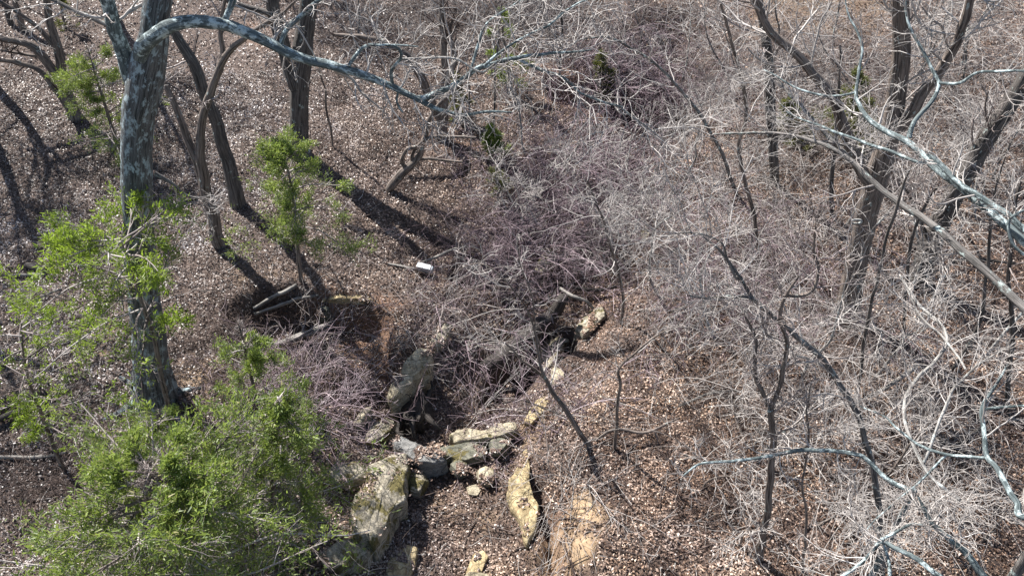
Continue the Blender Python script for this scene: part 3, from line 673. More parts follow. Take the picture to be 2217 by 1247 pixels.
# straight dark oak
tr = trace([(652, 336, 54), (650, 315, 42), (648, 260, 39), (649, 200, 40), (650, 160, 42), (655, 120, 44), (662, 60, 38), (668, 0, 36), (672, -70, 30)], Y=.3, root=True, n=50, amp=.05)
Yb = tr[0, 1]; tr = cont(tr, [(tr[-1, 0] + .3, Yb + .5, 15, .2), (tr[-1, 0] + .8, Yb + 1, 18, .05)])
a1 = trace([(640, 190, 30), (622, 130, 30), (605, 70, 30), (590, 15, 30), (575, -60, 26), (555, -140, 14)], Y=(Yb, Yb + .3), n=30, amp=.06)
a2 = trace([(592, 30, 14), (560, 22, 12), (520, 12, 10), (470, 0, 8)], Y=(Yb, Yb + .3), n=16)
a3 = trace([(700, 90, 10), (740, 84, 12), (790, 82, 13), (840, 92, 14), (870, 110, 16), (890, 135, 16)], Y=(Yb + 1, Yb + .6), n=16)
tree('dark_oak_tree', 'straight dark furrowed oak with a twin fork, behind the arching limb', 'tree', tr, [a1, a2], 'dark', twig='twig_mid', per=6, blen=2.2, t0=.6, k=16, sub=(5, 4))
# left multi stem
tr = trace([(165, 255, 32), (150, 225, 26), (135, 180, 24), (128, 130, 21), (118, 80, 18), (105, 40, 16), (98, -10, 14), (92, -80, 9)], Y=.2, root=True, n=40)
Yb = tr[0, 1]
a = [trace([(140, 190, 20), (115, 150, 20), (80, 110, 18), (40, 92, 15), (0, 85, 13), (-60, 75, 9)], Y=(Yb, Yb - .4), n=24),
     trace([(150, 235, 16), (120, 195, 14), (85, 155, 12), (40, 138, 11), (0, 130, 9), (-60, 128, 6)], Y=(Yb, Yb - .4), n=24),
     trace([(112, 95, 12), (85, 60, 10), (45, 30, 9), (0, 0, 8), (-50, -30, 5)], Y=(Yb, Yb), n=20),
     trace([(120, 160, 9), (90, 125, 8), (50, 118, 6), (0, 108, 5)], Y=(Yb, Yb - .3), n=20)]
tree('multi_stem_tree', 'reddish brown tree with several arching stems at the left edge', 'tree', tr, a, 'brown', twig='twig_dark', per=4, blen=1.1, t0=.5, k=12, sub=(4, 3))
tree('background_trunk', 'thin dark trunk in the top left corner, nearer the left edge', 'tree', trace([(22, 52, 14), (14, 20, 12), (5, -20, 10), (-5, -80, 7)], Y=.1, root=True, n=24), [], 'dark', twigs=False, k=8)
tree('background_trunk', 'thin dark trunk in the top left corner, right one of two', 'tree', trace([(50, 65, 14), (42, 30, 12), (35, 0, 10), (30, -70, 7)], Y=.1, root=True, n=24), [], 'brown', twigs=False, k=8)
# hollow tree at centre top
tr = trace([(962, 302, 36), (956, 275, 26), (957, 240, 24), (962, 200, 22), (964, 150, 19), (960, 90, 16), (955, 40, 13), (958, -30, 9)], Y=.2, root=True, n=40)
Yb = tr[0, 1]
a = [trace([(955, 265, 16), (930, 215, 20), (918, 180, 18), (900, 145, 17), (870, 112, 15), (830, 92, 13), (780, 80, 12), (720, 78, 8)], Y=(Yb, Yb + .3), n=30),
     trace([(963, 180, 12), (985, 130, 11), (975, 70, 9), (985, 10, 7)], Y=(Yb, Yb + .5), n=20)]
tree('hollow_tree', 'brown hollow based tree at top centre with a limb bent over leftwards', 'tree', tr, a, 'brown', twig='twig_dark', per=9, blen=1.9, t0=.35, k=12, sub=(5, 4))
# crooked fallen-leaning shrub tree
tr = trace([(836, 408, 16), (850, 398, 20), (870, 378, 20), (892, 358, 17), (908, 335, 14), (915, 305, 11), (928, 270, 10), (945, 235, 9), (975, 205, 8), (1005, 180, 6), (1030, 150, 4)], Y=-.8, root=True, n=50, amp=.12)
Yb = tr[0, 1]
a = [trace([(880, 370, 12), (868, 345, 9), (878, 322, 9), (900, 318, 8), (930, 300, 7), (980, 295, 6), (1030, 295, 4)], Y=(Yb - .2, Yb - .6), n=24),
     trace([(900, 345, 8), (945, 346, 6), (1000, 350, 4)], Y=(Yb - .2, Yb - .6), n=14),
     trace([(888, 362, 8), (895, 335, 8), (902, 322, 8)], Y=(Yb - .2, Yb - .4), n=10)]
tree('crooked_tree', 'low crooked tree with a slanting twisted base left of the hollow tree', 'tree', tr, a, 'brown', twig='twig_mid', per=4, blen=.8, t0=.4, k=9, sub=(3, 3))
# big forked tree, right
tr = trace([(1832, 690, 84), (1836, 655, 62), (1846, 600, 54), (1860, 540, 52), (1872, 480, 54), (1886, 420, 56), (1900, 370, 60), (1922, 310, 52), (1936, 250, 48), (1946, 180, 46), (1950, 100, 44), (1948, 40, 42), (1940, -40, 38)], Y=.4, root=True, wscale=.86, n=64, amp=.08)
Yb = tr[0, 1]; tr = cont(tr, [(tr[-1, 0], Yb + 1, 17, .25), (tr[-1, 0] + 1, Yb + 1.5, 20, .06)])
a = [trace([(1892, 405, 38), (1870, 370, 34), (1850, 330, 33), (1825, 270, 30), (1800, 215, 28), (1770, 170, 26), (1725, 120, 24), (1680, 80, 22), (1645, 20, 20), (1620, -60, 14)], Y=(Yb, Yb + 1.2), n=40, wscale=.8),
     trace([(1915, 330, 30), (1960, 265, 30), (2000, 205, 30), (2035, 160, 28), (2065, 110, 26), (2090, 50, 24), (2110, -20, 20)], Y=(Yb, Yb - .5), n=34, wscale=.8)]
e = tree('broad_forked_tree', 'broad brown tree splitting into three stems, with a ringed knot hole, at the right', 'tree', tr, a, 'brown', twig='twig_pale', per=9, blen=2.6, t0=.55, k=18, sub=(5, 4))
kp = VY(1853, 478, Yb - .5)
t = Tubes(); th = np.linspace(0, 2 * math.pi, 17); ring = kp + np.stack([.16 * np.cos(th), -.05 + 0 * th, .08 * np.sin(th)], -1)
t.add(ring, np.full(17, .035), 6); t.build('knot_hole', M['pale'], e)
for px_, wd in ((1812, 20), (1858, 22)):
    p0 = tr[3, :3]; p1 = G(px_, 690)[0]
    Q = resample(np.array([list(p0 + (0, -.15, .3)) + [.2], list((p0 + p1) / 2 + (0, -.1, .1)) + [.2], list(p1 - (0, 0, .05)) + [.1]]), 10)
    t = Tubes(); t.add(Q[:, :3], Q[:, 3], 9, .1); t.build('root', M['brown'], e)
tr = trace([(1985, 612, 66), (1996, 580, 52), (2015, 530, 50), (2040, 475, 48), (2068, 420, 46), (2098, 370, 44), (2128, 315, 44), (2160, 262, 42), (2195, 210, 40), (2230, 150, 38), (2270, 70, 34), (2310, -30, 26)], Y=.2, root=True, wscale=.88, n=56, amp=.08)
a = [trace([(2020, 525, 10), (1985, 470, 8), (1960, 410, 6)], Y=(tr[0, 1], tr[0, 1] + .3), n=14)]
tree('furrowed_tree', 'dark deeply furrowed tree leaning right, nearest the right edge', 'tree', tr, a, 'dark', twig='twig_mid', per=12, blen=2.2, t0=.5, k=16, sub=(5, 4), rough=.16)
tr = trace([(1645, 1212, 30), (1652, 1170, 22), (1661, 1100, 21), (1668, 1030, 20), (1671, 960, 19), (1667, 890, 18), (1682, 850, 15), (1694, 800, 14), (1702, 740, 12), (1690, 690, 11), (1700, 640, 9), (1730, 600, 6)], Y=.2, root=True, wscale=.75, n=56)
a = [trace([(1667, 890, 12), (1655, 850, 10), (1640, 810, 9), (1635, 740, 7), (1610, 690, 5)], Y=(tr[0, 1], tr[0, 1] + .3), n=20),
     trace([(1700, 640, 9), (1735, 640, 9), (1762, 620, 8), (1768, 580, 7), (1755, 540, 6), (1770, 490, 4)], Y=(tr[0, 1] + .2, tr[0, 1] + .5), n=24)]
tree('slim_dark_tree', 'slim black trunk standing at the bottom right above the leaves', 'tree', tr, a, 'brown', twig='twig_mid', per=10, blen=1.5, t0=.35, k=10, sub=(4, 4))
tr = trace([(1915, 1250, 24), (1912, 1190, 21), (1905, 1130, 20), (1893, 1060, 20), (1885, 1000, 19), (1872, 950, 19), (1850, 890, 18), (1825, 840, 19), (1790, 790, 18), (1745, 745, 18), (1700, 705, 16), (1660, 675, 14), (1620, 640, 12), (1590, 590, 10), (1560, 540, 8), (1525, 505, 5)], Y=2.2, root=True, wscale=.7, n=64, amp=.12)
Yb = tr[0, 1]
a = [trace([(1690, 700, 9), (1640, 650, 10), (1590, 640, 8), (1540, 645, 6), (1500, 640, 4)], Y=(Yb + 1.6, Yb + 2), n=20),
     trace([(1600, 605, 6), (1578, 560, 5), (1560, 522, 4), (1500, 503, 4), (1430, 512, 2)], Y=(Yb + 1.9, Yb + 2.2), n=24)]
tree('leaning_dark_tree', 'long dark trunk leaning left from the bottom right into the brush', 'tree', tr, a, 'grey', twig='twig_pale', per=11, blen=1.9, t0=.4, k=10, sub=(5, 4))
# leaning pole from the right edge
Q = trace([(2480, 905, 36), (2330, 770, 28), (2217, 665, 24), (2130, 582, 22), (2075, 535, 21), (2030, 498, 20), (1965, 450, 18), (1900, 400, 16), (1850, 355, 14), (1800, 322, 12), (1750, 303, 10), (1680, 290, 8), (1600, 290, 6), (1545, 292, 4)], D=(21.5, 25.0), wscale=.78, n=70, amp=.08)
Q[0, 2] = height(Q[0, 0], Q[0, 1]) - .2
a = [trace([(1755, 304, 7), (1800, 310, 6), (1860, 322, 5), (1930, 318, 4)], D=(24.4, 24), n=14),
     trace([(1900, 400, 9), (1840, 340, 9), (1770, 270, 8), (1720, 215, 7), (1680, 160, 5)], D=(24, 25), n=20)]
tree('leaning_pole_tree', 'long straight grey trunk leaning across the right side from off the right edge', 'tree', Q, a, 'grey', twig='twig_pale', per=10, blen=1.7, t0=.4, k=12, sub=(5, 4))
# lichened near tree off the right edge, limbs reaching in
T0 = P3(2620, 1000, 13.5); g = np.array([T0[0], T0[1], height(T0[0], T0[1]) - .2])
tr = resample(np.array([list(g) + [.34], [T0[0] + .1, T0[1], 4, .28], [T0[0], T0[1], 8, .25], list(T0) + [.22], [T0[0] + .6, T0[1] + 1, T0[2] + 3, .15], [T0[0] + 1, T0[1] + 2, T0[2] + 6, .05]]), 40)
a = [trace([(2620, 960, 42), (2420, 680, 34), (2300, 590, 30), (2217, 520, 24), (2150, 462, 23), (2100, 420, 22), (2050, 385, 21), (2005, 352, 19), (1965, 312, 17), (1920, 285, 15), (1885, 258, 13), (1862, 225, 11), (1852, 190, 9), (1865, 100, 7), (1835, 30, 5), (1830, -30, 3)], D=(13.5, 16.5), n=80, amp=.08),
     trace([(2620, 900, 30), (2400, 640, 24), (2290, 540, 22), (2217, 497, 19), (2175, 455, 17), (2130, 425, 16), (2080, 395, 15), (2040, 355, 14), (2010, 330, 12), (1975, 275, 13), (1965, 290, 12)][:9], D=(13.5, 14.5), n=40, amp=.08),
     trace([(1968, 300, 14), (1985, 265, 12), (2020, 220, 11), (2035, 180, 9), (2020, 150, 9), (1995, 105, 8), (1965, 50, 7), (1960, 0, 6), (1970, -40, 4)], D=(15.2, 16), n=34, amp=.1),
     trace([(2035, 180, 8), (2075, 182, 8), (2110, 160, 7), (2160, 154, 7), (2217, 152, 6), (2300, 160, 5)], D=(15.3, 14.6), n=24, amp=.06),
     trace([(1852, 200, 7), (1800, 210, 6), (1730, 195, 5), (1680, 165, 4), (1655, 150, 3)], D=(16, 16.6), n=20, amp=.1),
     trace([(2005, 352, 10), (1940, 330, 9), (1880, 310, 8), (1800, 282, 7), (1740, 262, 5), (1700, 240, 4)], D=(15, 16), n=24, amp=.1),
     trace([(2620, 1000, 40), (2480, 1300, 34), (2300, 1330, 28), (2180, 1290, 24), (2130, 1240, 20), (2095, 1195, 18), (2060, 1165, 16), (2030, 1140, 13), (2008, 1108, 11), (1990, 1075, 5)], D=(13.5, 12.6), n=50, amp=.06),
     trace([(2180, 1290, 20), (2060, 1260, 16), (1990, 1210, 14), (1940, 1185, 13), (1905, 1170, 12), (1870, 1210, 10), (1800, 1260, 8)], D=(12.7, 12.9), n=34, amp=.06),
     trace([(1905, 1172, 8), (1935, 1155, 8), (1970, 1137, 7), (2005, 1140, 5)], D=(12.9, 13.0), n=16, amp=.03),
     trace([(2500, 1180, 30), (2330, 1100, 24), (2217, 1120, 18), (2205, 1090, 17), (2180, 1060, 16), (2155, 1010, 14), (2135, 985, 13), (2132, 930, 12), (2130, 890, 11), (2140, 862, 9), (2165, 825, 7), (2185, 790, 4)], D=(13, 13.6), n=50, amp=.06),
     trace([(2135, 990, 8), (2090, 988, 8), (2050, 983, 8), (1990, 965, 7), (1935, 925, 6), (1915, 905, 4), (1860, 880, 3)], D=(13.4, 14.2), n=30, amp=.06),
     trace([(2050, 984, 6), (2010, 1030, 6), (1960, 1075, 5), (1900, 1120, 4), (1865, 1165, 2)], D=(13.7, 14), n=24, amp=.06),
     trace([(2132, 885, 7), (2170, 880, 7), (2217, 878, 6), (2280, 880, 5)], D=(13.3, 13), n=14, amp=.03),
     trace([(2300, 600, 12), (2230, 560, 9), (2190, 530, 9), (2180, 490, 8), (2190, 470, 7), (2230, 450, 6)], D=(13.4, 13.2), n=22, amp=.04),
     trace([(1928, 1250, 10), (1925, 1215, 8), (1912, 1175, 7)], D=(13, 13), n=10, amp=.03)]
for q in a: q[:, 3] *= .82
tree('lichened_tree', 'near tree at the right edge with blue grey lichened crooked limbs reaching left', 'tree', tr, a, 'grey', 'limb', 'twig_pale', per=9, blen=1.05, t0=.6, k=12, sub=(5, 3), wig=.13, rmin=.005)
# slender trees whose stems show
def simple(pts, label, Y=.2, bark='brown', twig='twig_mid', per=6, blen=1.2, t0=.4, sub=(4, 3), limbs=(), name='sapling', cat='sapling', k=7, amp=.1):
    q = trace(pts, Y=Y, root=True, n=36, amp=amp, wscale=.82); ls = [trace(l, Y=(q[0, 1] + y0, q[0, 1] + y1), n=20, wscale=.7) for l, y0, y1 in limbs]
    return tree(name, label, cat, q, ls, bark, twig=twig, per=per, blen=blen, t0=t0, sub=sub, k=k)
simple([(1287, 968, 15), (1262, 948, 14), (1235, 905, 14), (1215, 875, 13), (1195, 850, 12), (1180, 815, 10), (1172, 780, 8), (1165, 740, 7), (1150, 690, 5), (1130, 650, 3)], 'dark sapling leaning left over the pale flat slab', Y=1.0, twig='twig_pale', per=6, blen=1.2, sub=(3, 3),
   limbs=(([(1185, 825, 8), (1140, 790, 8), (1100, 745, 7), (1070, 738, 5), (1010, 745, 3)], .8, .4), ([(1172, 780, 6), (1160, 700, 5), (1148, 640, 5), (1125, 575, 4), (1128, 510, 3)], 1.0, 1.0), ([(1168, 750, 5), (1145, 680, 5), (1110, 625, 5), (1060, 580, 4), (1020, 570, 3), (985, 590, 2)], .9, .7)))
simple([(1330, 972, 11), (1334, 930, 9), (1338, 870, 9), (1345, 830, 8), (1342, 800, 7), (1365, 770, 6), (1410, 730, 5), (1450, 712, 4), (1500, 712, 2)], 'upright thin dark sapling right of the leaning sapling', twig='twig_pale', per=8, blen=1.2)
simple([(1742, 1240, 8), (1745, 1150, 7), (1740, 1050, 6), (1748, 960, 6), (1750, 890, 5), (1755, 830, 3)], 'very thin straight sapling right of the slim black trunk', bark='brown', per=8)
simple([(1855, 870, 7), (1880, 700, 9), (1900, 600, 8), (1925, 500, 8), (1950, 420, 7), (1975, 360, 4)], 'thin stem rising between the broad tree and the furrowed tree', bark='dark', per=6, name='sapling')
simple([(1955, 740, 7), (1975, 520, 8), (2005, 440, 7), (2030, 400, 4)], 'thin dark stem left of the furrowed tree trunk', bark='dark', per=6)
simple([(2060, 800, 10), (2110, 720, 10), (2130, 650, 9), (2140, 540, 8), (2150, 450, 6), (2175, 340, 3)], 'dark stem below the leaning grey trunk near the right edge', bark='dark', per=8)
simple([(720, 320, 5), (718, 280, 6), (706, 230, 6), (700, 180, 5), (690, 150, 3)], 'thin reddish stem right of the straight dark oak', bark='brown', per=4, blen=.8)
simple([(1213, 175, 7), (1214, 120, 7), (1216, 60, 6), (1216, 0, 5), (1218, -60, 3)], 'thin straight dark pole at the top centre', bark='dark', per=8, blen=1.5)
simple([(1065, 290, 6), (1072, 220, 6), (1070, 160, 6), (1078, 90, 5), (1085, 10, 4)], 'dark thin pole beside the small top centre cedar', bark='dark', twig='twig_dark', per=10, blen=1.6)
simple([(1020, 330, 5), (1018, 270, 5), (1015, 200, 4), (1010, 140, 3)], 'thin pole between the hollow tree and the small green cedar', bark='brown', per=6)
simple([(1600, 420, 10), (1560, 330, 9), (1520, 255, 9), (1470, 190, 8), (1420, 140, 7), (1370, 105, 6), (1310, 80, 5), (1240, 90, 3)], 'arching dark tree whose branch runs left over the purple brush', Y=-.5, bark='grey', twig='twig_pale', per=12, blen=2, sub=(5, 4), name='arching_tree', cat='tree', k=9)
simple([(1650, 560, 11), (1632, 470, 10), (1618, 420, 10), (1600, 330, 10), (1612, 250, 10), (1600, 150, 9), (1580, 70, 8), (1560, 10, 6)], 'crooked dark trunk hidden in the brush left of the broad tree', bark='brown', twig='twig_pale', per=12, blen=2, sub=(5, 4), name='crooked_trunk_tree', cat='tree', k=9)
simple([(1345, 705, 9), (1350, 640, 8), (1340, 590, 8), (1325, 540, 7), (1310, 480, 6), (1290, 440, 5), (1270, 390, 3)], 'dark crooked trunk standing in the middle of the purple thicket', bark='brown', twig='twig_pale', per=12, blen=2, sub=(5, 4), name='crooked_trunk_tree', cat='tree', k=9)
simple([(1805, 470, 12), (1802, 400, 12), (1808, 320, 10), (1815, 220, 8), (1820, 100, 5)], 'thin dark stem directly left of the broad tree', bark='dark', per=8, blen=1.4)
simple([(1680, 400, 22), (1670, 250, 26), (1660, 100, 24), (1640, 0, 22), (1620, -90, 18)], 'thick dark trunk half hidden at the top, left of the broad tree', bark='dark', twig='twig_mid', per=10, blen=2.2, sub=(5, 4), name='shaded_trunk_tree', cat='tree', k=10)
simple([(2185, 900, 12), (2190, 720, 12), (2180, 600, 10), (2195, 480, 8), (2210, 380, 5)], 'thin upright stem touching the right edge', bark='dark', per=8, blen=1.4)
# long low branch across the lower right
Q = trace([(1980, 1060, 12), (1930, 1040, 10), (1885, 1003, 9), (1860, 985, 9), (1800, 978, 9), (1740, 976, 9), (1690, 982, 8), (1640, 990, 7), (1570, 997, 6), (1515, 1005, 5), (1480, 1030, 4)], D=(17.5, 18.6), n=50, amp=.06)
gq = np.array([Q[0, 0] + .8, Q[0, 1] + .6, 0]); gq[2] = height(gq[0], gq[1]) - .1
Q = np.vstack([resample(np.array([list(gq) + [.09], [gq[0] - .1, gq[1], 2.0, .08], list(Q[0])]), 14)[:-1], Q])
tree('overhanging_sapling', 'grey branch running level across the lower right in front of two trunks', 'sapling', Q, [], 'limb', twig='twig_pale', per=14, blen=1.1, t0=.35, k=9, sub=(4, 3), wig=.12)
Q = trace([(2080, 1080, 8), (2000, 1000, 7), (1960, 870, 7), (2050, 740, 7), (1990, 660, 6), (1950, 600, 4)], D=(19, 21), n=30)
tree('bent_branch_tree', 'pale bent sapling whose twigs fan in front of the furrowed tree', 'sapling', Q, [trace([(2000, 1000, 6), (2060, 860, 6), (2120, 790, 5), (2200, 740, 4)], D=(19.3, 19.5), n=20), trace([(2090, 800, 5), (2040, 730, 5), (1990, 680, 4), (1950, 600, 3)], D=(19.5, 20.5), n=20)], 'pale', twig='twig_pale', per=10, blen=1.5, t0=.2, k=6, sub=(4, 3))

for wx, wy, hh in ((-21, 19, 14), (-9, 30, 15), (-23.5, 9, 14), (-22.5, 1.5, 13), (-16, 27, 15), (-26, 14, 14)):  # unseen trees added to throw branch shadows, their branches thickened for it
    g = np.array([wx, wy, height(wx, wy) - .2])
    P, R = paths(g[None], np.array([[rng.normal() * .1, rng.normal() * .1, 1.]]), np.array([float(hh)]), 20, .06, .05, np.array([.26]), .12)
    tree('shadow_tree', 'tall bare tree added just out of view at the top left to cast branch shadows', 'tree', np.c_[P[0], R[0]], [], 'dark', twig='twig_mid', per=22, blen=5.0, t0=.3, group='bare trees added out of view for their shadows', k=8, sub=(7, 4), rmin=.022, rcap=.11)
# thin bare saplings: many alike, each an object
def sapling(px, py, h, label, group, twig, bark, per=11, lean=.38, name='bare_sapling', r=.03, bl=.62):
    g = G(px, py)[0]; 
    P, R = paths(np.array([g - (0, 0, .1)]), np.array([[rng.normal() * lean, rng.normal() * lean, 1.]]), np.array([h]), 14, .10, .05, np.array([r + .006 * h]), .25)
    tree(name, label, 'sapling', np.c_[P[0], R[0]], [], bark, twig=twig, per=per, blen=h * bl, t0=.3, group=group, k=6, sub=(5, 3), up=-.02, wig=.10, rmin=.0095)
zones = [  # n, x0, x1, y0, y1, hmin, hmax, twig, bark, label, group
 (20, 1430, 2200, 380, 950, 3.2, 5.5, 'twig_pale', 'pale', 'thin bare grey sapling among many in the brush on the right side', 'bare saplings in the brush on the right'),
 (15, 1450, 2200, 60, 400, 3.5, 6, 'twig_pale', 'grey', 'bare sapling in the dense grey brush at the upper right', 'bare saplings at the upper right'),
 (14, 740, 1450, -40, 110, 3, 5, 'twig_mid', 'grey', 'bare sapling in the tangle along the top centre edge', 'bare saplings along the top edge'),
 (12, 1040, 1500, 330, 590, 2.4, 4.4, 'twig_pale', 'pale', 'thin white twigged sapling inside the purple thicket at the centre', 'saplings inside the central purple thicket'),
 (12, 1500, 2200, 950, 1240, 2, 3.6, 'twig_pale', 'brown', 'thin low sapling over the open leaves at the lower right', 'low saplings at the lower right')]
for n_, x0, x1, y0, y1, h0, h1, tw, bk, lab, grp in zones:
    for k_ in range(n_):
        sapling(rng.uniform(x0, x1), rng.uniform(y0, y1), rng.uniform(h0, h1), lab, grp, tw, bk)

# ------------------------------------------------------------------ thickets of canes (uncountable)
CLEAR = [FP(p) for p in ([(870, 560), (960, 560), (970, 640), (860, 620)], [(1050, 800), (1100, 740), (1160, 690), (1150, 640), (1240, 640), (1320, 650), (1330, 720), (1240, 790), (1170, 810), (1100, 800)],
  [(820, 940), (825, 850), (870, 780), (940, 740), (980, 690), (990, 760), (960, 850), (960, 920), (1130, 900), (1180, 960), (1180, 1180), (1090, 1180), (1000, 1060), (900, 1090), (800, 1200), (700, 1240), (690, 1000), (750, 900)])]
def thicket(name, label, boxes, mat, L=(1.6, 3.8), per=5, sub=4, r=.0095, up=.0, wig=.075, seedz=.9):
    O = []
    for n_, x0, x1, y0, y1 in boxes:
        n_ = int(n_ * .95)
        px = (x0 + x1) / 2 + (x1 - x0) / 2 * np.clip(rng.normal(size=n_) * .5, -1.2, 1.2); py = (y0 + y1) / 2 + (y1 - y0) / 2 * np.clip(rng.normal(size=n_) * .5, -1.2, 1.2)
        O.append(Gfast(px, py))
    o = np.vstack(O); keep = np.ones(len(o), bool)
    for Pz, mg in zip(CLEAR, (-.1, -.95, -.15)): keep &= sdist(o[:, 0], o[:, 1], Pz) < mg
    o = o[keep]; n = len(o); th = rng.uniform(0, 2 * math.pi, n); l = rng.uniform(*L, n)
    P, R = paths(o, np.stack([np.cos(th), np.sin(th), rng.uniform(.3, 1.6, n)], -1), l, 10, wig * .6, -.13, np.full(n, r * 1.5), .5, r)
    t = Tubes(); t.add(lift(P), R, 3)
    c, q = spawn(P, R, per, .15, 1, np.mean(L) * .5, (25, 75), 8, wig, -.03, .75, r * .85); t.add(lift(c), q, 3)
    c2, q2 = spawn(c, q, sub, .15, 1, np.mean(L) * .26, (25, 75), 6, wig * 1.1, 0, .8, r * .7); t.add(lift(c2), q2, 3)
    return meta(t.build(name, M[mat], None, False), label, kind='stuff')
thicket('purple_thicket', 'purplish tangled bare canes filling the gully and its right bank',
   [(300, 1060, 1500, 300, 480), (190, 980, 1330, 470, 620), (80, 920, 1200, 640, 860), (280, 1200, 1560, 90, 280), (35, 640, 740, 800, 930), (170, 1300, 1850, 440, 800), (60, 1000, 1250, 820, 1000), (70, 480, 760, 850, 930)], 'twig_pink')
thicket('grey_thicket', 'grey bare twigs tangled over the right slope and the top edge',
   [(260, 1450, 2050, 20, 330), (150, 1700, 2217, 100, 500), (90, 1450, 1900, 560, 900), (220, 760, 1400, -30, 130), (50, 1750, 2250, 600, 1100), (35, 860, 1040, 560, 720), (20, 560, 760, 700, 820)], 'twig_mid')
thicket('pale_thicket', 'whitish bare twigs over the gully and the lower right slope',
   [(40, 1180, 1400, 470, 620), (50, 880, 1150, 680, 960), (130, 1350, 1850, 330, 720), (60, 1800, 2250, 800, 1247), (50, 1450, 1800, 700, 1000), (30, 660, 900, 1080, 1247), (30, 1080, 1350, 980, 1200), (80, 1500, 1850, 120, 400), (80, 750, 1250, -10, 150), (60, 1900, 2250, 0, 300)], 'twig_pale', r=.009)
thicket('low_brush', 'small dark stems and briars low over the leaves',
   [(60, 350, 600, 690, 860), (20, 500, 680, 640, 760), (50, 0, 200, 980, 1100), (90, 1350, 1750, 780, 1150), (60, 850, 1050, 420, 560), (60, 1750, 2150, 700, 1000), (40, 560, 900, 60, 330)], 'twig_dark', L=(.7, 1.8), r=.008)

# ------------------------------------------------------------------ cedars
def cedar(pts, Y, label, mat, radius, z0=.15, nb=40, dens=10, name='cedar_tree', leaf=.10, prof='cone', group=None, droop=-.05, spread=.10, trunk_w=None, patch=.5, flat=1.0, thin=0.0):
    tr = trace(pts, Y=Y, root=True, n=30, amp=.05)
    e = empty(name, tr[0, :3], label, 'cedar', group)
    t = Tubes(); t.add(tr[:, :3], tr[:, 3], 8, .08); t.build('trunk', M['brown'], e)
    ts = z0 + (1 - z0) * ((np.arange(nb) + rng.random(nb)) / nb) ** 1.15
    i = np.minimum(ts * 29, 28.99); f = (i - i.astype(int))[:, None]; i = i.astype(int)
    o = tr[i, :3] * (1 - f) + tr[i + 1, :3] * f
    th = np.arange(nb) * 2.399 + rng.normal(size=nb) * .4
    u = (ts - z0) / (1 - z0)
    rad = radius * ((1 - u) ** .75 * .95 + .05 if prof == 'cone' else np.sqrt(np.clip(1 - (u * 1.05 - .3) ** 2 / .7, .03, 1)))
    L = rad * rng.uniform(.5 - .15 * (flat < 1), 1.12 + .3 * (flat < 1), nb)
    d = np.stack([np.cos(th), np.sin(th), .25 + .9 * u * flat + .2 * rng.normal(size=nb)], -1)
    P, R = paths(o, d, L, 9, .10, droop, np.full(nb, .02 + .006 * radius), .3, .006)
    t = Tubes(); t.add(lift(P), R, 4)
    ns = max(4, int(4 + radius * 2.2))
    c, r = spawn(P, R, ns, .2, 1, np.maximum(.12, L * .36), (25, 65), 6, .14, .05, .6, .005); t.add(lift(c), r, 3)
    c2, r2 = spawn(c, r, 5, .15, 1, np.repeat(np.maximum(.10, L * .20), ns), (25, 60), 5, .14, .05, .6, .004); t.add(lift(c2), r2, 3)
    t.build('branches', M['twig_mid'], e)
    # foliage sprays along the outer twigs
    A = np.concatenate([c2.reshape(-1, 5, 3)[:, 1:].reshape(-1, 3), c[:, 2:].reshape(-1, 3)])
    dirs = np.concatenate([np.repeat(unit(c2[:, -1] - c2[:, 0]), 4, 0), np.repeat(unit(c[:, -1] - c[:, 0]), c.shape[1] - 2, 0)])
    nz = vn(A[:, 0] + A[:, 2] * .3, A[:, 1], .42 + radius * .07, 3) * .9 + vn(A[:, 0] + A[:, 2], A[:, 2], .28 + radius * .05, 17) * .9
    Lc = np.clip(np.concatenate([np.repeat(L, ns * 5 * 4), np.repeat(L, ns * (c.shape[1] - 2))]) / radius * 1.75, .05, 1)
    kp = rng.random(len(A)) < Lc * (.68 - thin - .22 * patch) + (1.3 + patch) * nz; A, dirs, nz = A[kp], dirs[kp], nz[kp]
    dens = max(4, int(dens * .55)); A = np.repeat(A, dens, 0); dirs = np.repeat(dirs, dens, 0); cn = np.repeat(rng.random(len(nz)) * .45 + nz * .5, dens)
    n = len(A); C = A + rng.normal(size=(n, 3)) * spread * .6
    a = unit(dirs + rng.normal(size=(n, 3)) * .55 + (0, 0, .15)); b = unit(np.cross(a, rng.normal(size=(n, 3))))
    s = (leaf * .8 * rng.uniform(.5, 1.4, n))[:, None]
    V = np.stack([C - b * s * .15, C + b * s * .15, C + a * s + b * s * .05, C + a * s - b * s * .07], 1)
    rn = np.clip(cn + .2 + rng.normal(size=n) * .16, 0, 1)
    rn = np.where(rng.random(n) < .03, 1, rn * .9)
    link_mesh('foliage', V.reshape(-1, 3), np.arange(n * 4).reshape(-1, 4), 4, M[mat], e, False, [('rnd', 'FLOAT', 'FACE', rn)])
    return n
N = 0
N += cedar([(264, 352, 8), (250, 300, 8), (232, 240, 7), (212, 180, 5), (198, 135, 3), (192, 108, 2)], .1, 'green cedar in front of the reddish tree, left of the big oak', 'cedar', 2.2, .12, 40, 10, leaf=.10, flat=.4, thin=.14)
N += cedar([(652, 614, 10), (647, 560, 9), (642, 510, 8), (636, 450, 7), (628, 390, 5), (618, 345, 3), (613, 322, 2)], .1, 'young conical cedar with a bare stem, above the clay bank', 'cedar', 2.1, .30, 46, 10, leaf=.10, patch=.4, flat=.5, thin=.12)
N += cedar([(375, 930, 12), (352, 820, 11), (335, 735, 10), (312, 670, 9), (290, 600, 7), (270, 545, 4), (262, 515, 2)], -.4, 'bright yellow green cedar sapling in front of the big oak trunk', 'cedar_yellow', 2.3, .42, 26, 10, leaf=.12, prof='round', patch=1, flat=.2, thin=.10)
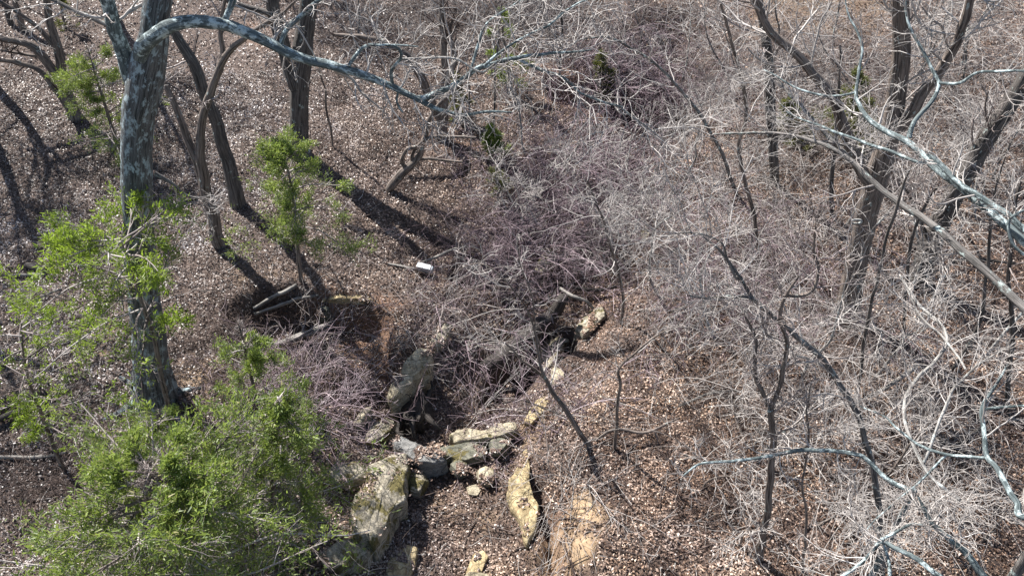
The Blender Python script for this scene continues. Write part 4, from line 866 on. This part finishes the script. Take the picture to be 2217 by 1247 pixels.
N += cedar([(135, 1020, 9), (110, 950, 9), (85, 880, 8), (62, 820, 6), (50, 760, 4), (45, 705, 2)], .1, 'small sparse cedar sapling with a thin dark stem at the left edge', 'cedar_yellow', 1.9, .30, 20, 8, leaf=.11, prof='round', patch=1, flat=.2, thin=.12)
N += cedar([(440, 1370, 26), (400, 1280, 20), (365, 1200, 15), (350, 1140, 12), (342, 1095, 8), (336, 1045, 4), (333, 1015, 2)], 0, 'largest cedar, a wide green crown filling the lower left corner', 'cedar', 3.8, .06, 110, 9, leaf=.12, prof='cone', patch=.45, droop=-.04, flat=.6, thin=.04)
N += cedar([(575, 1190, 18), (588, 1080, 14), (596, 990, 10), (600, 920, 7), (602, 855, 3)], .1, 'broad cedar right of the largest cedar, beside the mossy slabs', 'cedar', 2.25, .08, 48, 9, leaf=.11, patch=.6, flat=.4, thin=.08)
N += cedar([(400, 1110, 12), (385, 1040, 9), (360, 975, 7), (345, 925, 4), (338, 890, 2)], .1, 'cedar top rising directly below the foot of the big oak', 'cedar', 1.3, .08, 32, 9, leaf=.11, patch=.6)
N += cedar([(560, 900, 9), (545, 820, 8), (530, 760, 6), (515, 700, 3)], .1, 'small patchy cedar in front of the hollow in the left bank', 'cedar', 1.5, .1, 30, 10, leaf=.11, patch=.7)
N += cedar([(1075, 345, 6), (1072, 320, 5), (1068, 295, 3), (1060, 275, 2)], 0, 'tiny bright green cedar behind the central thicket', 'cedar', .65, .1, 22, 10, leaf=.11, patch=.3)
N += cedar([(1110, 200, 8), (1100, 140, 7), (1090, 80, 5), (1085, 20, 3)], 0, 'dark sparse cedar at the top centre behind the bare limbs', 'cedar', 1.3, .1, 26, 7, leaf=.13, patch=.9)
N += cedar([(1845, 340, 9), (1840, 280, 8), (1850, 220, 5), (1855, 160, 3)], 0, 'olive cedar seen through the forks of the broad tree', 'cedar_olive', 1.9, .1, 34, 7, leaf=.13, patch=.7)
N += cedar([(1715, 300, 7), (1712, 260, 6), (1705, 220, 3)], 0, 'small olive cedar left of the forks of the broad tree', 'cedar_olive', 1.1, .1, 24, 7, leaf=.13, patch=.8)
N += cedar([(1310, 220, 6), (1305, 170, 5), (1300, 115, 2)], 0, 'faint olive cedar behind the purple brush at the top', 'cedar_olive', .9, .1, 22, 6, leaf=.13, patch=.7)
N += cedar([(975, 260, 6), (985, 215, 5), (990, 160, 2)], 0, 'faint dark cedar behind the hollow tree', 'cedar_olive', 1.0, .1, 20, 6, leaf=.13, patch=.9)
N += cedar([(1080, 440, 6), (1075, 400, 5), (1070, 365, 2)], 0, 'pale olive cedar buried in the purple twigs at the centre', 'cedar_olive', .8, .1, 20, 7, leaf=.12, patch=.6)
N += cedar([(140, 60, 6), (135, 30, 5), (130, 0, 2)], 0, 'small dark cedar in the top left beside the arching stems', 'cedar_olive', .9, .1, 18, 6, leaf=.13, patch=.8)
print('cedar faces', N, 'leaves', nl, 'verts', sum(len(m.vertices) for m in bpy.data.meshes))
